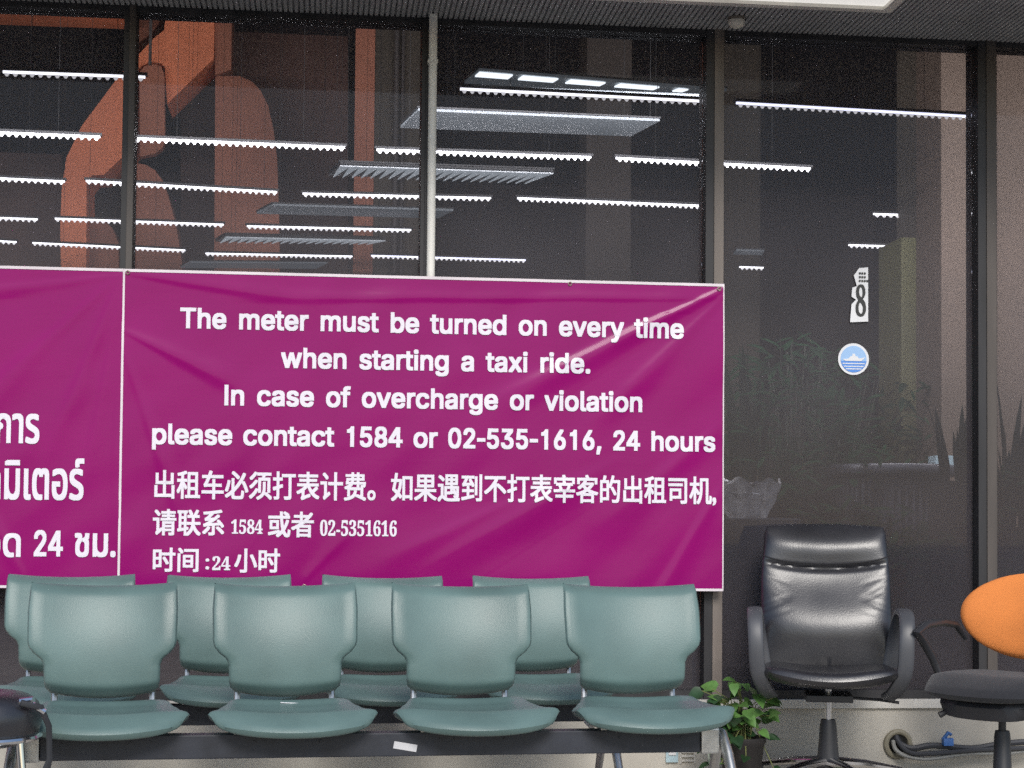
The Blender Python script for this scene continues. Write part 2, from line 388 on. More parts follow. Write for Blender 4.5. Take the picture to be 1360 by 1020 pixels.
GLYPH = {',':[188,[[38,-119,68,71,137,71,84,-119]]],'-':[250,[[30,244,220,244,220,188,30,188]]],'.':[188,[[95,-4,78,-1,63,9,53,24,50,41,53,59,63,73,78,83,95,87,113,83,128,73,138,59,141,41,138,24,128,9,113,-1]]],'0':[403,[[202,-7,169,-3,140,7,115,24,93,48,75,77,61,113,50,155,44,202,42,254,44,306,50,353,61,395,75,431,94,461,115,484,141,502,169,512,202,516,233,512,262,502,287,484,309,461,327,431,341,395,352,353,358,306,360,254,358,202,352,155,341,113,327,77,309,48,287,24,262,7,234,-3],[202,50,222,52,241,60,258,74,272,92,284,116,293,144,300,176,304,213,306,254,304,295,300,332,293,365,284,393,272,416,258,435,241,449,222,457,202,460,180,457,161,449,145,435,130,416,119,393,109,365,102,332,98,295,97,254,98,213,102,176,109,144,119,116,130,92,145,74,161,60,180,52]]],'1':[400,[[190,0,252,0,252,509,206,509,190,468,158,440,100,424,100,372,190,372]]],'2':[403,[[56,0,56,47,208,229,250,282,266,305,276,327,283,348,284,371,282,397,274,419,260,436,242,449,222,457,199,460,174,457,153,447,136,433,123,413,115,390,113,362,58,362,60,391,66,418,76,442,90,464,107,482,127,496,149,507,174,513,200,516,226,513,250,507,272,497,291,482,307,465,321,445,331,423,337,398,339,372,336,345,330,318,323,299,312,280,299,259,282,235,261,209,237,180,136,60,136,57,346,57,346,0]]],'3':[403,[[194,-7,167,-5,141,1,118,10,96,22,78,38,62,57,50,79,42,104,39,132,97,132,102,107,112,87,128,71,146,59,169,52,194,50,220,53,244,61,264,74,280,93,289,116,292,145,290,172,281,196,266,217,244,234,226,241,203,246,178,248,139,248,139,299,256,448,256,452,62,452,62,509,331,509,331,461,187,278,187,289,219,290,248,286,274,276,296,262,315,244,330,222,340,198,347,173,349,145,347,116,340,90,329,66,315,45,296,27,275,12,250,2,223,-5]]],'4':[405,[[240,0,240,116,24,116,24,173,228,505,299,505,299,173,369,173,369,116,299,116,299,0],[240,173,240,414,92,173]]],'5':[403,[[196,-7,170,-5,146,1,124,11,105,25,88,41,73,60,63,82,56,105,53,130,108,130,113,108,122,89,137,73,153,60,174,52,196,50,222,53,245,64,265,82,279,104,288,131,291,162,290,183,285,203,279,221,264,244,244,262,220,273,194,277,170,275,148,268,129,258,113,246,59,253,85,509,325,509,325,452,134,452,119,301,121,301,137,315,158,325,180,331,203,334,224,332,243,328,261,321,278,311,293,299,307,285,318,269,329,251,337,231,343,210,347,187,347,163,345,132,339,102,328,76,313,52,295,32,275,15,250,3,225,-4]]],'6':[403,[[201,-7,174,-4,149,3,126,15,105,31,89,51,74,74,64,101,58,130,56,162,57,187,63,212,71,239,82,268,99,302,121,340,224,509,286,509,134,261,129,261,137,275,146,288,159,299,174,307,190,312,209,314,235,312,258,305,281,295,299,280,315,262,329,240,338,215,344,187,346,157,344,127,337,98,327,73,313,50,296,30,275,14,252,3,228,-4],[201,48,226,52,248,63,266,79,279,101,288,128,291,157,288,187,279,213,266,235,248,251,226,262,201,265,176,262,154,252,136,235,122,214,113,188,111,158,113,128,122,102,136,79,154,63,176,52]]],'8':[403,[[201,-7,171,-5,145,1,121,11,98,25,80,42,65,62,55,84,48,109,46,135,47,156,51,176,57,195,72,220,89,241,111,256,136,265,136,267,114,276,97,289,82,308,71,330,64,354,62,380,64,405,70,429,80,450,94,469,110,485,129,498,151,508,175,514,201,516,226,514,250,508,272,498,291,485,307,469,321,450,331,429,337,405,339,380,337,354,331,330,319,308,305,289,287,276,267,267,267,265,291,256,312,241,331,220,344,195,351,176,355,156,356,135,354,109,347,84,336,62,322,42,303,25,282,11,257,1,230,-5],[201,49,229,52,253,60,273,74,287,91,296,113,299,139,296,165,286,189,271,208,251,223,227,232,201,235,174,232,150,223,130,208,115,189,105,165,102,139,105,113,114,91,129,74,148,60,164,54,182,50],[201,290,224,292,243,300,260,313,273,330,281,351,283,376,281,399,274,420,261,437,244,449,224,457,201,460,178,457,157,449,141,437,129,420,121,399,118,376,121,351,129,330,141,313,158,300,178,292]]],'I':[185,[[60,0,122,0,122,509,60,509]]],'T':[449,[[32,452,32,509,417,509,417,452,257,452,257,0,193,0,193,452]]],'a':[389,[[160,-9,137,-7,115,-3,94,5,76,15,60,29,48,45,38,63,32,84,30,108,34,138,43,161,58,179,78,193,100,203,125,211,178,220,234,227,252,230,265,235,273,243,276,255,276,257,273,279,267,297,256,311,240,322,220,329,196,331,171,329,149,322,132,313,118,301,107,288,100,274,41,291,51,313,64,331,79,346,95,358,114,368,133,375,153,380,173,383,194,384,215,383,239,379,263,372,286,360,306,343,322,320,330,301,335,278,337,251,337,0,277,0,277,52,272,52,264,38,252,25,236,12,215,1,190,-6],[170,45,202,49,228,59,248,74,263,93,272,115,276,138,276,190,270,186,259,182,231,176,200,171,175,168,134,159,117,150,103,139,95,124,92,105,94,87,102,72,114,61,130,52,149,47]]],'b':[424,[[229,-8,198,-5,172,4,153,17,138,31,118,59,112,59,112,0,53,0,53,509,114,509,114,319,118,319,137,346,152,360,171,373,197,381,229,384,259,382,287,374,313,361,335,342,354,320,370,293,381,261,388,227,390,189,388,151,381,116,370,84,355,57,336,34,313,16,288,3,260,-6],[220,47,242,49,262,55,279,66,294,80,306,97,316,117,323,139,327,163,328,189,327,215,323,239,316,261,307,281,295,298,280,311,262,322,243,328,220,330,198,328,178,322,161,312,147,299,134,282,125,263,118,241,114,216,113,189,114,162,118,138,125,115,135,95,147,78,162,65,179,55,198,49]]],'c':[396,[[207,-8,174,-5,144,3,117,16,93,35,72,58,56,85,44,116,37,150,34,187,37,225,44,260,56,291,72,318,93,341,117,360,144,374,174,382,207,384,234,383,260,377,284,368,305,356,324,341,340,322,353,301,362,277,303,262,298,276,290,289,281,301,270,311,257,319,242,325,226,329,207,330,184,328,163,321,145,310,130,296,118,278,108,258,102,236,98,212,96,187,98,163,102,139,108,117,118,97,130,80,145,66,163,55,184,49,207,46,226,48,243,52,258,58,271,66,282,76,292,89,299,102,304,117,363,102,354,78,341,56,325,37,306,21,285,9,261,-1,235,-6]]],'d':[424,[[195,-8,165,-6,137,3,111,16,89,34,70,57,55,84,43,116,36,151,34,189,36,227,43,261,55,293,70,320,89,342,112,361,137,374,165,382,196,384,228,381,253,373,272,360,287,346,306,319,311,319,311,509,372,509,372,0,313,0,313,59,307,59,287,31,272,17,252,4,227,-5],[205,47,226,49,246,55,263,65,278,78,290,95,299,115,306,138,310,162,312,189,310,216,306,241,300,263,290,282,278,299,263,312,246,322,227,328,205,330,182,328,162,322,145,311,130,298,118,281,108,261,102,239,98,215,96,189,98,163,102,139,109,117,118,97,130,80,145,66,162,55,182,49]]],'e':[404,[[212,-8,177,-5,145,3,117,16,92,35,72,58,56,85,44,116,37,150,34,187,36,224,44,258,55,290,71,317,91,340,115,359,142,373,172,382,205,384,226,383,246,380,266,374,285,366,303,355,319,341,334,324,347,305,357,282,365,256,370,227,371,194,371,169,75,169,75,221,338,221,310,202,308,226,304,248,298,269,283,294,263,314,237,326,205,330,183,328,164,323,146,313,125,294,109,270,99,241,96,211,96,178,98,151,102,127,110,106,121,88,135,73,151,61,169,53,190,48,212,46,234,48,254,53,271,61,285,73,297,88,306,105,365,91,353,63,335,39,320,26,302,14,283,4,261,-3,237,-7]]],'f':[254,[[228,379,228,327,6,327,6,379],[81,0,81,432,84,461,96,486,113,505,135,519,161,527,187,530,222,527,243,521,227,468,215,472,195,474,171,470,154,460,145,443,142,419,142,0]]],'g':[425,[[207,-151,180,-149,156,-146,134,-140,105,-127,82,-110,64,-91,51,-69,101,-41,122,-66,136,-78,154,-88,178,-95,207,-97,236,-95,261,-87,282,-75,298,-58,308,-34,311,-6,311,68,306,68,287,41,272,28,252,16,227,8,195,5,165,7,138,14,113,27,90,43,71,65,55,90,43,120,36,154,34,191,36,229,43,263,55,293,71,320,90,342,112,361,138,374,166,382,196,384,228,382,253,373,273,360,288,346,308,319,313,319,313,379,372,379,372,-9,370,-40,363,-67,350,-90,334,-109,314,-124,291,-136,265,-144,237,-149],[205,59,227,61,246,66,264,75,285,95,300,121,307,142,311,166,312,193,311,219,307,242,300,264,291,283,279,299,264,312,247,322,227,328,205,330,182,328,163,322,145,312,130,298,118,282,109,262,102,241,98,218,96,193,98,167,102,144,109,123,124,96,145,76,163,66,183,61]]],'h':[410,[[114,227,114,0,53,0,53,509,114,509,114,287,102,287,116,319,132,344,152,362,175,374,200,382,227,384,252,383,275,377,295,369,313,356,328,340,341,321,350,298,355,271,357,240,357,0,296,0,296,235,293,263,286,286,273,304,256,318,235,326,210,329,184,326,161,317,141,303,126,283,117,257]]],'i':[167,[[53,0,53,379,114,379,114,0],[84,443,67,446,54,455,44,468,41,483,44,499,54,512,67,521,84,524,100,521,114,512,123,499,126,483,123,468,114,455,100,446]]],'l':[189,[[139,-2,112,0,91,8,74,20,62,37,55,59,53,84,53,509,114,509,114,99,115,77,120,62,130,54,146,52,160,53,170,54,181,3,162,-1]]],'m':[610,[[53,0,53,379,112,379,112,295,108,295,118,323,132,346,151,363,172,376,195,384,219,386,245,383,268,375,287,361,303,342,314,320,321,295,312,295,322,321,337,343,357,361,381,375,407,383,437,386,458,385,478,380,497,372,514,361,529,346,541,328,550,307,555,283,557,255,557,0,496,0,496,254,493,279,485,298,473,313,447,326,419,330,395,328,374,320,358,307,345,290,338,270,335,247,335,0,274,0,274,260,269,288,253,311,229,326,199,330,178,328,158,320,140,307,126,289,117,266,114,238,114,0]]],'n':[410,[[114,227,114,0,53,0,53,379,112,379,112,287,102,287,116,319,132,344,152,362,175,374,200,382,227,384,252,383,275,377,295,369,313,356,328,340,341,321,350,298,355,271,357,240,357,0,296,0,296,235,293,263,286,286,273,304,256,318,235,326,210,329,184,326,161,317,141,303,126,283,117,257]]],'o':[415,[[207,-8,174,-5,144,3,117,16,93,35,72,58,56,85,44,116,37,150,34,187,37,225,44,260,56,291,72,318,93,341,117,360,144,374,174,382,207,384,241,382,271,374,299,360,323,341,343,318,359,291,371,260,379,225,381,187,379,150,371,116,359,85,343,58,323,35,299,16,271,3,241,-5],[207,46,231,49,252,55,270,66,285,80,298,97,307,117,314,139,318,163,319,187,318,212,314,236,307,258,298,278,285,296,270,310,252,321,231,328,207,330,184,328,163,321,145,310,130,296,118,278,108,258,102,236,98,212,96,187,98,163,102,139,108,117,118,97,130,80,145,66,163,55,184,49]]],'p':[424,[[53,-143,53,379,112,379,112,319,118,319,137,346,152,360,171,373,197,381,229,384,259,382,287,374,313,361,335,342,354,320,370,293,381,261,388,227,390,189,388,151,381,116,370,84,355,57,336,34,313,16,288,3,260,-6,229,-8,198,-5,173,4,153,17,138,31,118,59,114,59,114,-143],[220,47,242,49,262,55,279,66,294,80,306,97,316,117,323,139,327,163,328,189,327,215,323,239,316,261,307,281,295,298,280,311,262,322,243,328,220,330,198,328,178,322,161,312,147,299,134,282,125,263,118,241,114,216,113,189,114,162,118,138,125,115,135,95,147,78,162,65,179,55,198,49]]],'r':[259,[[53,0,53,379,112,379,112,321,115,321,130,347,152,367,171,377,191,383,213,385,229,384,243,384,243,322,230,324,207,326,182,323,159,315,140,301,126,284,117,262,114,237,114,0]]],'s':[365,[[182,-8,157,-7,133,-3,112,3,93,12,76,24,62,38,50,54,41,73,36,94,94,107,105,79,124,60,150,49,181,45,206,47,227,53,244,62,262,81,268,103,265,121,254,136,237,147,212,155,149,170,118,180,92,192,72,208,58,227,50,249,47,274,49,295,55,314,65,332,79,347,95,360,115,370,137,378,161,383,187,384,212,383,234,379,254,372,279,358,299,339,314,316,324,290,268,277,258,298,243,316,219,328,187,333,156,329,131,317,114,299,109,277,112,258,124,243,144,232,172,223,229,209,261,200,287,187,306,171,320,153,328,131,331,107,329,85,323,65,312,47,298,31,281,18,260,6,236,-2,210,-7]]],'t':[227,[[204,379,204,327,6,327,6,379],[65,471,126,471,126,98,128,76,136,61,150,53,170,50,185,51,202,54,213,2,192,-3,168,-4,138,-1,113,7,92,21,77,41,68,64,65,93]]],'u':[410,[[182,-5,158,-3,135,2,115,11,97,23,82,39,69,59,60,82,54,109,53,139,53,379,114,379,114,144,116,117,124,94,137,75,154,61,175,53,200,50,226,53,249,62,268,77,283,97,293,122,296,153,296,379,357,379,357,0,298,0,298,92,307,92,294,60,277,35,257,17,234,5,209,-3]]],'v':[389,[[163,0,17,379,84,379,165,155,187,87,206,21,184,21,203,87,224,155,305,379,371,379,226,0]]],'w':[567,[[138,0,23,379,87,379,133,214,154,137,175,41,165,41,186,135,206,214,252,379,316,379,362,214,382,136,402,41,391,41,413,135,434,214,480,379,545,379,429,0,368,0,319,172,305,225,291,280,277,338,291,338,277,280,263,225,248,172,199,0]]],'x':[379,[[21,0,171,218,171,171,29,379,100,379,147,306,179,253,207,206,175,206,202,253,233,306,282,379,352,379,209,169,209,214,358,0,287,0,231,85,200,136,173,182,205,182,178,136,148,85,91,0]]],'y':[389,[[47,-139,61,-86,71,-87,88,-90,104,-89,118,-84,130,-74,141,-58,151,-36,163,-1,17,379,84,379,165,155,187,87,206,21,184,21,202,87,224,155,305,379,371,379,204,-58,191,-85,177,-107,159,-124,139,-136,117,-143,91,-145,65,-143]]]}

# ================================================================== SETTING
g = MB(); g.box((-60, -3.0, -0.2), (60, 0.02, 0.0)); g.build('pavement', M['ground'], kind='structure')
g = MB(); g.box((-60, -3.16, -0.2), (60, -3.0025, 0.003), bev=.012); g.build('kerb', M['kerb'], kind='structure')
g = MB(); g.box((-120, -120, -0.24), (120, -3.162, -0.13)); g.build('road', M['asphalt'], kind='structure')
g = MB(); g.box((-60, 14.2, -0.1), (60, 80, 0.0)); g.build('ground', M['ground'], kind='structure')
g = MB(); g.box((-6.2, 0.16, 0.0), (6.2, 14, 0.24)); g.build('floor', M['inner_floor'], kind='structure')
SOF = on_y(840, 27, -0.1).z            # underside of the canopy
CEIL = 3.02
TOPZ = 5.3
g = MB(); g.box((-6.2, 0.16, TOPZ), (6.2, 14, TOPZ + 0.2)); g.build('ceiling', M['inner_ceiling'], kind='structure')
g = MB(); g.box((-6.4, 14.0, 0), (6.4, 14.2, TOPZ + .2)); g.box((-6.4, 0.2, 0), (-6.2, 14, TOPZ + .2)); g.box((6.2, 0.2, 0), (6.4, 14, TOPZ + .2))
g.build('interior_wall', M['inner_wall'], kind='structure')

# ---- canopy above the window front
canopy = thing('canopy', 'grey ribbed metal canopy ceiling above the dark window front', 'canopy', (0, -0.2, SOF))
CY0, CY1 = -0.95, 0.2
g = MB(); g.box((-6.4, CY0, 0.008), (6.4, CY1 - .05, 0.35)); g.build('canopy_slab', M['soffit_dark'], canopy)
g = MB()
rp = 0.022
x = -6.4
seamx = on_y(760, 30, -0.3).x
k = 0
while x < 6.4:
    g.box((x, CY0 + .02, 0.0), (x + rp * 0.62, CY1 - 0.06, 0.009)); x += rp; k += 1
g.build('ribbed_panel', M['soffit'], canopy)
g = MB(); g.box((-6.4, CY0 - .08, -0.03), (6.4, CY0, 0.45)); g.build('fascia', M['fascia'], canopy)
canopy.location.y = 0
# lit square lamp let into the canopy
pl0 = on_z(1178, 12, SOF - 0.03); pl1 = on_z(1215, 3, SOF - 0.03)
lx1 = pl0.x; ly1 = pl0.y
lamp = thing('canopy_lamp', 'white framed rectangular lamp under the canopy at top right', 'ceiling lamp', (lx1 - 0.6, ly1 - .15, SOF - .03))
g = MB()
g.box((-.62, -.17, -0.01), (.62, -.13, .03)); g.box((-.62, .13, -0.01), (.62, .17, .03)); g.box((-.62, -.13, -0.01), (-.58, .13, .03)); g.box((.58, -.13, -0.01), (.62, .13, .03))
g.build('lamp_frame', M['lampframe'], lamp)
g = MB(); g.box((-.58, -.13, .004), (.58, .13, .025)); g.build('diffuser', M['diffuser'], lamp)
# small white dome
dp = on_z(978, 33, SOF - 0.03)
dome = thing('dome_sensor', 'small white dome sensor fixed under the canopy edge', 'sensor', (dp.x, min(dp.y, 0.1), SOF))
g = MB(); g.lathe([(0.026, -0.004), (0.034, -0.012), (0.034, -0.026), (0.026, -0.037), (0.012, -0.043), (0.002, -.045)], seg=20); g.build('dome', M['dome'], dome, True)
g = MB(); g.lathe([(0.038, 0), (0.038, -0.006)], seg=20); g.build('base_ring', M['bronze_lit'], dome)

# ---- window front
GY = 0.05
SILL = on_y(1100, 934, -0.02).z
facade = thing('window_front', 'dark tinted window front with bronze frames and a stone footing', 'window front', (0, 0, 0))
def wx(px, py=500, y=0.0): return on_y(px, py, y).x
mull = [(-1.0, None)]
mxs = [wx(161, 300), wx(559, 200), wx(936, 300), wx(1297, 450)]
mxe = [wx(177, 300), wx(570, 200), wx(959.5, 300), wx(1321, 450)]
pitchm = (mxs[3] - mxs[0]) / 3
edges = [(mxs[0] - 3 * pitchm, mxe[0] - 3 * pitchm), (mxs[0] - 2 * pitchm, mxe[0] - 2 * pitchm), (mxs[0] - pitchm, mxe[0] - pitchm)] + list(zip(mxs, mxe)) + [(mxs[3] + pitchm, mxe[3] + pitchm), (mxs[3] + 2 * pitchm, mxe[3] + 2 * pitchm)]
for i, (a, b) in enumerate(edges):
    g = MB(); g.box((a, -0.02, SILL + .02), (a + (b - a) * 0.45, 0.12, SOF + .015)); o = g.build('mullion', M['bronze'], facade)
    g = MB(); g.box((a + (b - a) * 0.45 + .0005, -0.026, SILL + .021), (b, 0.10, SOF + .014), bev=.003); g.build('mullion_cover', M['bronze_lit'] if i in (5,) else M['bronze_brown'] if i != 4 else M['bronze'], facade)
for (a, b), (c, d) in zip(edges, edges[1:]):
    g = MB(); g.box((b + .001, GY - .004, SILL + .055), (c - .001, GY + .004, SOF - .024)); g.build('window_pane', M['glass'], facade)
    g = MB(); g.box((b + .001, -0.015, SOF - .024), (c - .001, 0.1, SOF + .012)); g.box((b + .001, -0.015, SILL + .02), (c - .001, 0.1, SILL + .055)); g.build('window_frame', M['bronze'], facade)
xl, xr = edges[0][0], edges[-1][1]
g = MB(); g.box((xl, -0.03, 0.0), (xr, 0.155, SILL - .022), bev=.003); g.build('footing', M['plinth'], facade)
g = MB(); g.box((xl, -0.045, SILL - .02), (xr, 0.155, SILL + .018), bev=.003); g.build('sill', M['plinth_edge'], facade)
g = MB(); g.box((-14, -.03, 0), (xl - .002, .19, TOPZ + .3)); g.build('end_wall', M['plinth'], facade)
g = MB(); g.box((xr + .002, -.03, 0), (14, .19, TOPZ + .3)); g.build('end_wall', M['plinth'], facade)
g = MB()
for px, py in ((150, 1000), (563, 993), (1010, 985)):
    p = on_y(px, py, -0.03)
    MB().lathe([(0.008, 0), (0.012, .002), (0.010, .006)], (p.x, p.y + 0.002, p.z), 10, 'y').build('fixing_bolt', M['dark'], facade)
g.bm.free()

g = MB(); g.box((xl, .012, SOF + .36), (xr, .155, TOPZ + .3)); g.build('upper_wall', M['fascia'], facade)
# white pipe up the second frame
p0 = on_y(575.5, 15, -0.05); p1 = on_y(572, 400, -0.05)
pp = thing('white_pipe', 'thin white vertical pipe running down the window frame behind the banner', 'pipe', (p0.x, -0.058, p1.z - .3))
g = MB(); g.tube([(0, 0, 0), (0, 0, SOF - p1.z + .3)], 0.0175, 12); g.build('pipe', M['whitepaint'], pp, True)
g = MB()
for zz in (0.25, SOF - p1.z + 0.1): g.box((-.021, -.004, zz), (.021, .034, zz + .014), bev=.002)
g.build('clamp', M['whitepaint'], pp)

# ---- stickers on the glass
c = on_y(1133.5, 477, GY - .008)
st = thing('round_sticker', 'round blue and white emblem sticker on the dark glass', 'sticker', (c.x, c.y, c.z))
ru = (on_y(1154, 477, GY - .008).x - on_y(1113, 477, GY - .008).x) / 2
def disc(r, y, name, m, cx=0, cz=0, seg=40, par=st, half=None):
    g = MB(); g.lathe([(r, 0), (r, 0.0012)], (cx, y, cz), seg, 'y'); return g.build(name, m, par)
disc(ru, 0, 'white_disc', M['paper']); disc(ru * .84, -.0016, 'blue_disc', M['blue_pale'])
g = MB()
pts = [Vector((math.cos(a) * ru * .84, -.0032, math.sin(a) * ru * .84)) for a in [PI + PI * k / 20 for k in range(21)]]
pts = [Vector((p.x, p.y, min(p.z, -ru * .12))) for p in pts]
g.prism(pts, (0, .001, 0)); g.build('sea', M['blue'], st)
g = MB()
for q, zz in enumerate((-.28, -.46, -.62)):
    w_ = ru * math.sqrt(max(0, .68 - zz * zz)) * .93
    g.box((-w_, -.0042, zz * ru - ru * .03), (w_, -.0034, zz * ru + ru * .03))
g.build('wave_line', M['paper'], st)
g = MB()
g.prism([Vector((x_ * ru, -.0045, z_ * ru)) for x_, z_ in ((-.72, .0), (-.35, .02), (-.22, .16), (-.1, .2), (-.08, .34), (.08, .34), (.1, .2), (.24, .16), (.34, .04), (.74, .12), (.5, -.12), (-.55, -.12))], (0, .0008, 0)); g.build('ship_shape', M['paper'], st)

# ---- number sign inside the glass
def pxpoly(pts, y): return [on_y(a, b, y) for a, b in pts]
sgn_pts = [(1141, 356), (1153, 355), (1153, 427), (1129, 428), (1131, 404), (1137, 398), (1131, 394), (1132, 382), (1138, 380), (1134, 366)]
SY = GY - .012
sc_ = on_y(1142, 392, SY)
sign = thing('number_sign', 'torn white paper sign with a black 8 behind the glass', 'sign', sc_)
g = MB(); g.prism([p - sc_ for p in pxpoly(sgn_pts, SY)], (0, .002, 0)); g.build('sheet', M['paper'], sign)

# ================================================================== TEXT
def latin(text, space=330, squeeze=1.0):
    cu = bpy.data.curves.new('outline', 'CURVE'); cu.dimensions = '2D'; cu.fill_mode = 'BOTH'
    x = 0.0
    for ch in text:
        if ch == ' ':
            x += space; continue
        adv, cs = GLYPH[ch]
        mono = 'fr' 
        for c in cs:
            s = cu.splines.new('POLY'); s.points.add(len(c) // 2 - 1)
            for i in range(len(c) // 2):
                s.points[i].co = ((c[2 * i] + x), c[2 * i + 1], 0, 1)
            s.use_cyclic_u = True
        x += adv
    return cu
def native(text):
    cu = bpy.data.curves.new('outline', 'FONT'); cu.body = text; cu.size = 1000
    return cu
def flat_mesh(cu):
    o = bpy.data.objects.new('outline', cu); COL.objects.link(o)
    bpy.context.view_layer.update()
    dg = bpy.context.evaluated_depsgraph_get()
    me = bpy.data.meshes.new_from_object(o.evaluated_get(dg))
    bpy.data.objects.remove(o); bpy.data.curves.remove(cu)
    bm = bmesh.new(); bm.from_mesh(me); bpy.data.meshes.remove(me)
    return bm
def add_text(dst, cu, xl, xr, zb, zt, bold, fn, n=8, ref=None):
    """fit the outlines into [xl,xr]x[zb,zt]; bold strokes by laying n shifted leaves over each other; fn(x,z,k) -> 3-D"""
    bm = flat_mesh(cu)
    bmesh.ops.triangulate(bm, faces=bm.faces)
    xs = [v.co.x for v in bm.verts]; ys = [v.co.y for v in bm.verts]
    x0, x1 = min(xs), max(xs); y0, y1 = (min(ys), max(ys)) if ref is None else ref
    xl += bold; xr -= bold
    for k in range(n + 1):
        a = 2 * PI * k / n
        dx, dz = (0, 0) if k == n else ([(1, 1), (1, 0), (1, -1), (0, -1), (-1, -1), (-1, 0), (-1, 1), (0, 1)][k % 8])
        dx, dz = dx * bold * .88, dz * bold * .88
        mp = {}
        for v in bm.verts:
            X = xl + (v.co.x - x0) / (x1 - x0) * (xr - xl) + dx
            Z = zb + (v.co.y - y0) / (y1 - y0) * (zt - zb) + dz
            mp[v] = dst.verts.new(fn(X, Z, k))
        for f in bm.faces:
            try: dst.faces.new([mp[v] for v in f.verts])
            except ValueError: pass
    bm.free()
def finish_flat(bm, name, m, parent):
    me = bpy.data.meshes.new(name); bm.to_mesh(me); bm.free(); me.materials.append(m)
    o = bpy.data.objects.new(name, me); COL.objects.link(o); o.parent = parent
    return o

bm = bmesh.new()
a = on_y(1136, 420, SY); b = on_y(1150, 378, SY)
add_text(bm, native('𝟖'), a.x - sc_.x, b.x - sc_.x, a.z - sc_.z, b.z - sc_.z, 0.0006, lambda X, Z, k: Vector((X, -.003 - k * 3e-5, Z)), 6)
finish_flat(bm, 'lettering', M['black_ink'], sign)
g = MB()
for k_ in range(3):
    p = on_y(1140.5, 363 + 5 * k_, SY) - sc_
    for q in range(3 if k_ < 2 else 4):
        g.box((p.x + q * .011, -.004, p.z - .004), (p.x + q * .011 + .008, -.003, p.z + .004))
g.build('small_print', M['black_ink'], sign)

# ================================================================== BANNERS
BY = -0.085
TL = on_y(165.5, 356, BY); BR = on_y(960, 785, BY); TR = on_y(960, 378, BY); BL = on_y(158, 781, BY)
bx0, bx1 = TL.x, BR.x
bz1 = (TL.z + TR.z) / 2; bz0 = (BR.z + BL.z) / 2
print('banner', TL, TR, BL, BR, 'SOF', SOF, 'SILL', SILL)
def PX(p): # photo spot to banner coordinates
    q = on_y(p[0], p[1], BY); return (q.x, q.z)
def ridge(p0, p1, w0, w1, amp, f0=0.05, f1=0.35):
    return (PX(p0), PX(p1), w0, w1, amp, f0, f1)
RIDG = [
    ridge((966, 380), (655, 535), .008, .044, .0044, .03, .4),
    ridge((966, 382), (800, 455), .006, .022, .0024, .03, .4),
    ridge((966, 388), (770, 580), .006, .045, .0027, .03, .5),
    ridge((960, 640), (870, 800), .012, .030, .0030, .2, .2),
    ridge((960, 560), (800, 700), .014, .050, .0020, .2, .5),
    ridge((840, 600), (560, 760), .030, .050, .0024, .4, .4),
    ridge((720, 650), (520, 740), .020, .035, .0020, .3, .4),
    ridge((165, 440), (330, 520), .008, .040, .0030, .03, .5),
    ridge((165, 470), (250, 720), .008, .030, .0022, .05, .5),
    ridge((300, 395), (960, 395), .018, .012, .0028, .3, .2),
    ridge((165, 362), (420, 400), .008, .03, .0024, .05, .5),
    ridge((400, 775), (470, 700), .01, .03, .002, .1, .5),
]
RIDL = [
    ridge((158, 365), (-60, 560), .006, .045, .0024, .03, .5),
    ridge((158, 370), (60, 620), .006, .040, .0026, .03, .5),
    ridge((158, 390), (115, 640), .006, .030, .0024, .03, .5),
    ridge((158, 365), (-150, 400), .006, .035, .0022, .03, .5),
    ridge((158, 440), (150, 700), .006, .02, .0024, .1, .4),
    ridge((40, 780), (-60, 600), .01, .04, .0022, .1, .4),
]
def relief(x, z, segs, seed):
    h = 0.0
    for (a, b, w0, w1, amp, f0, f1) in segs:
        dx, dz = b[0] - a[0], b[1] - a[1]
        L2 = dx * dx + dz * dz
        t = ((x - a[0]) * dx + (z - a[1]) * dz) / L2
        if t < -.1 or t > 1.15: continue
        L = math.sqrt(L2)
        d = ((x - a[0]) * dz - (z - a[1]) * dx) / L
        w = lerp(w0, w1, min(1, max(0, t)))
        if abs(d) > 3.2 * w: continue
        h += 1.15 * amp * (w / .017) * math.exp(-0.5 * (d / (w * (.62 if d > 0 else 1.25))) ** 2) * sm(t, -.05, f0) * (1 - sm(t, 1 - f1, 1.15))
    h += 0.004 * noise.noise(Vector((x * 2.2 + seed, z * 3.1, seed))) + 0.0035 * noise.noise(Vector((x * 1.1 + z * 2.5 + seed, (z - x) * 5, 4.2)))
    return h
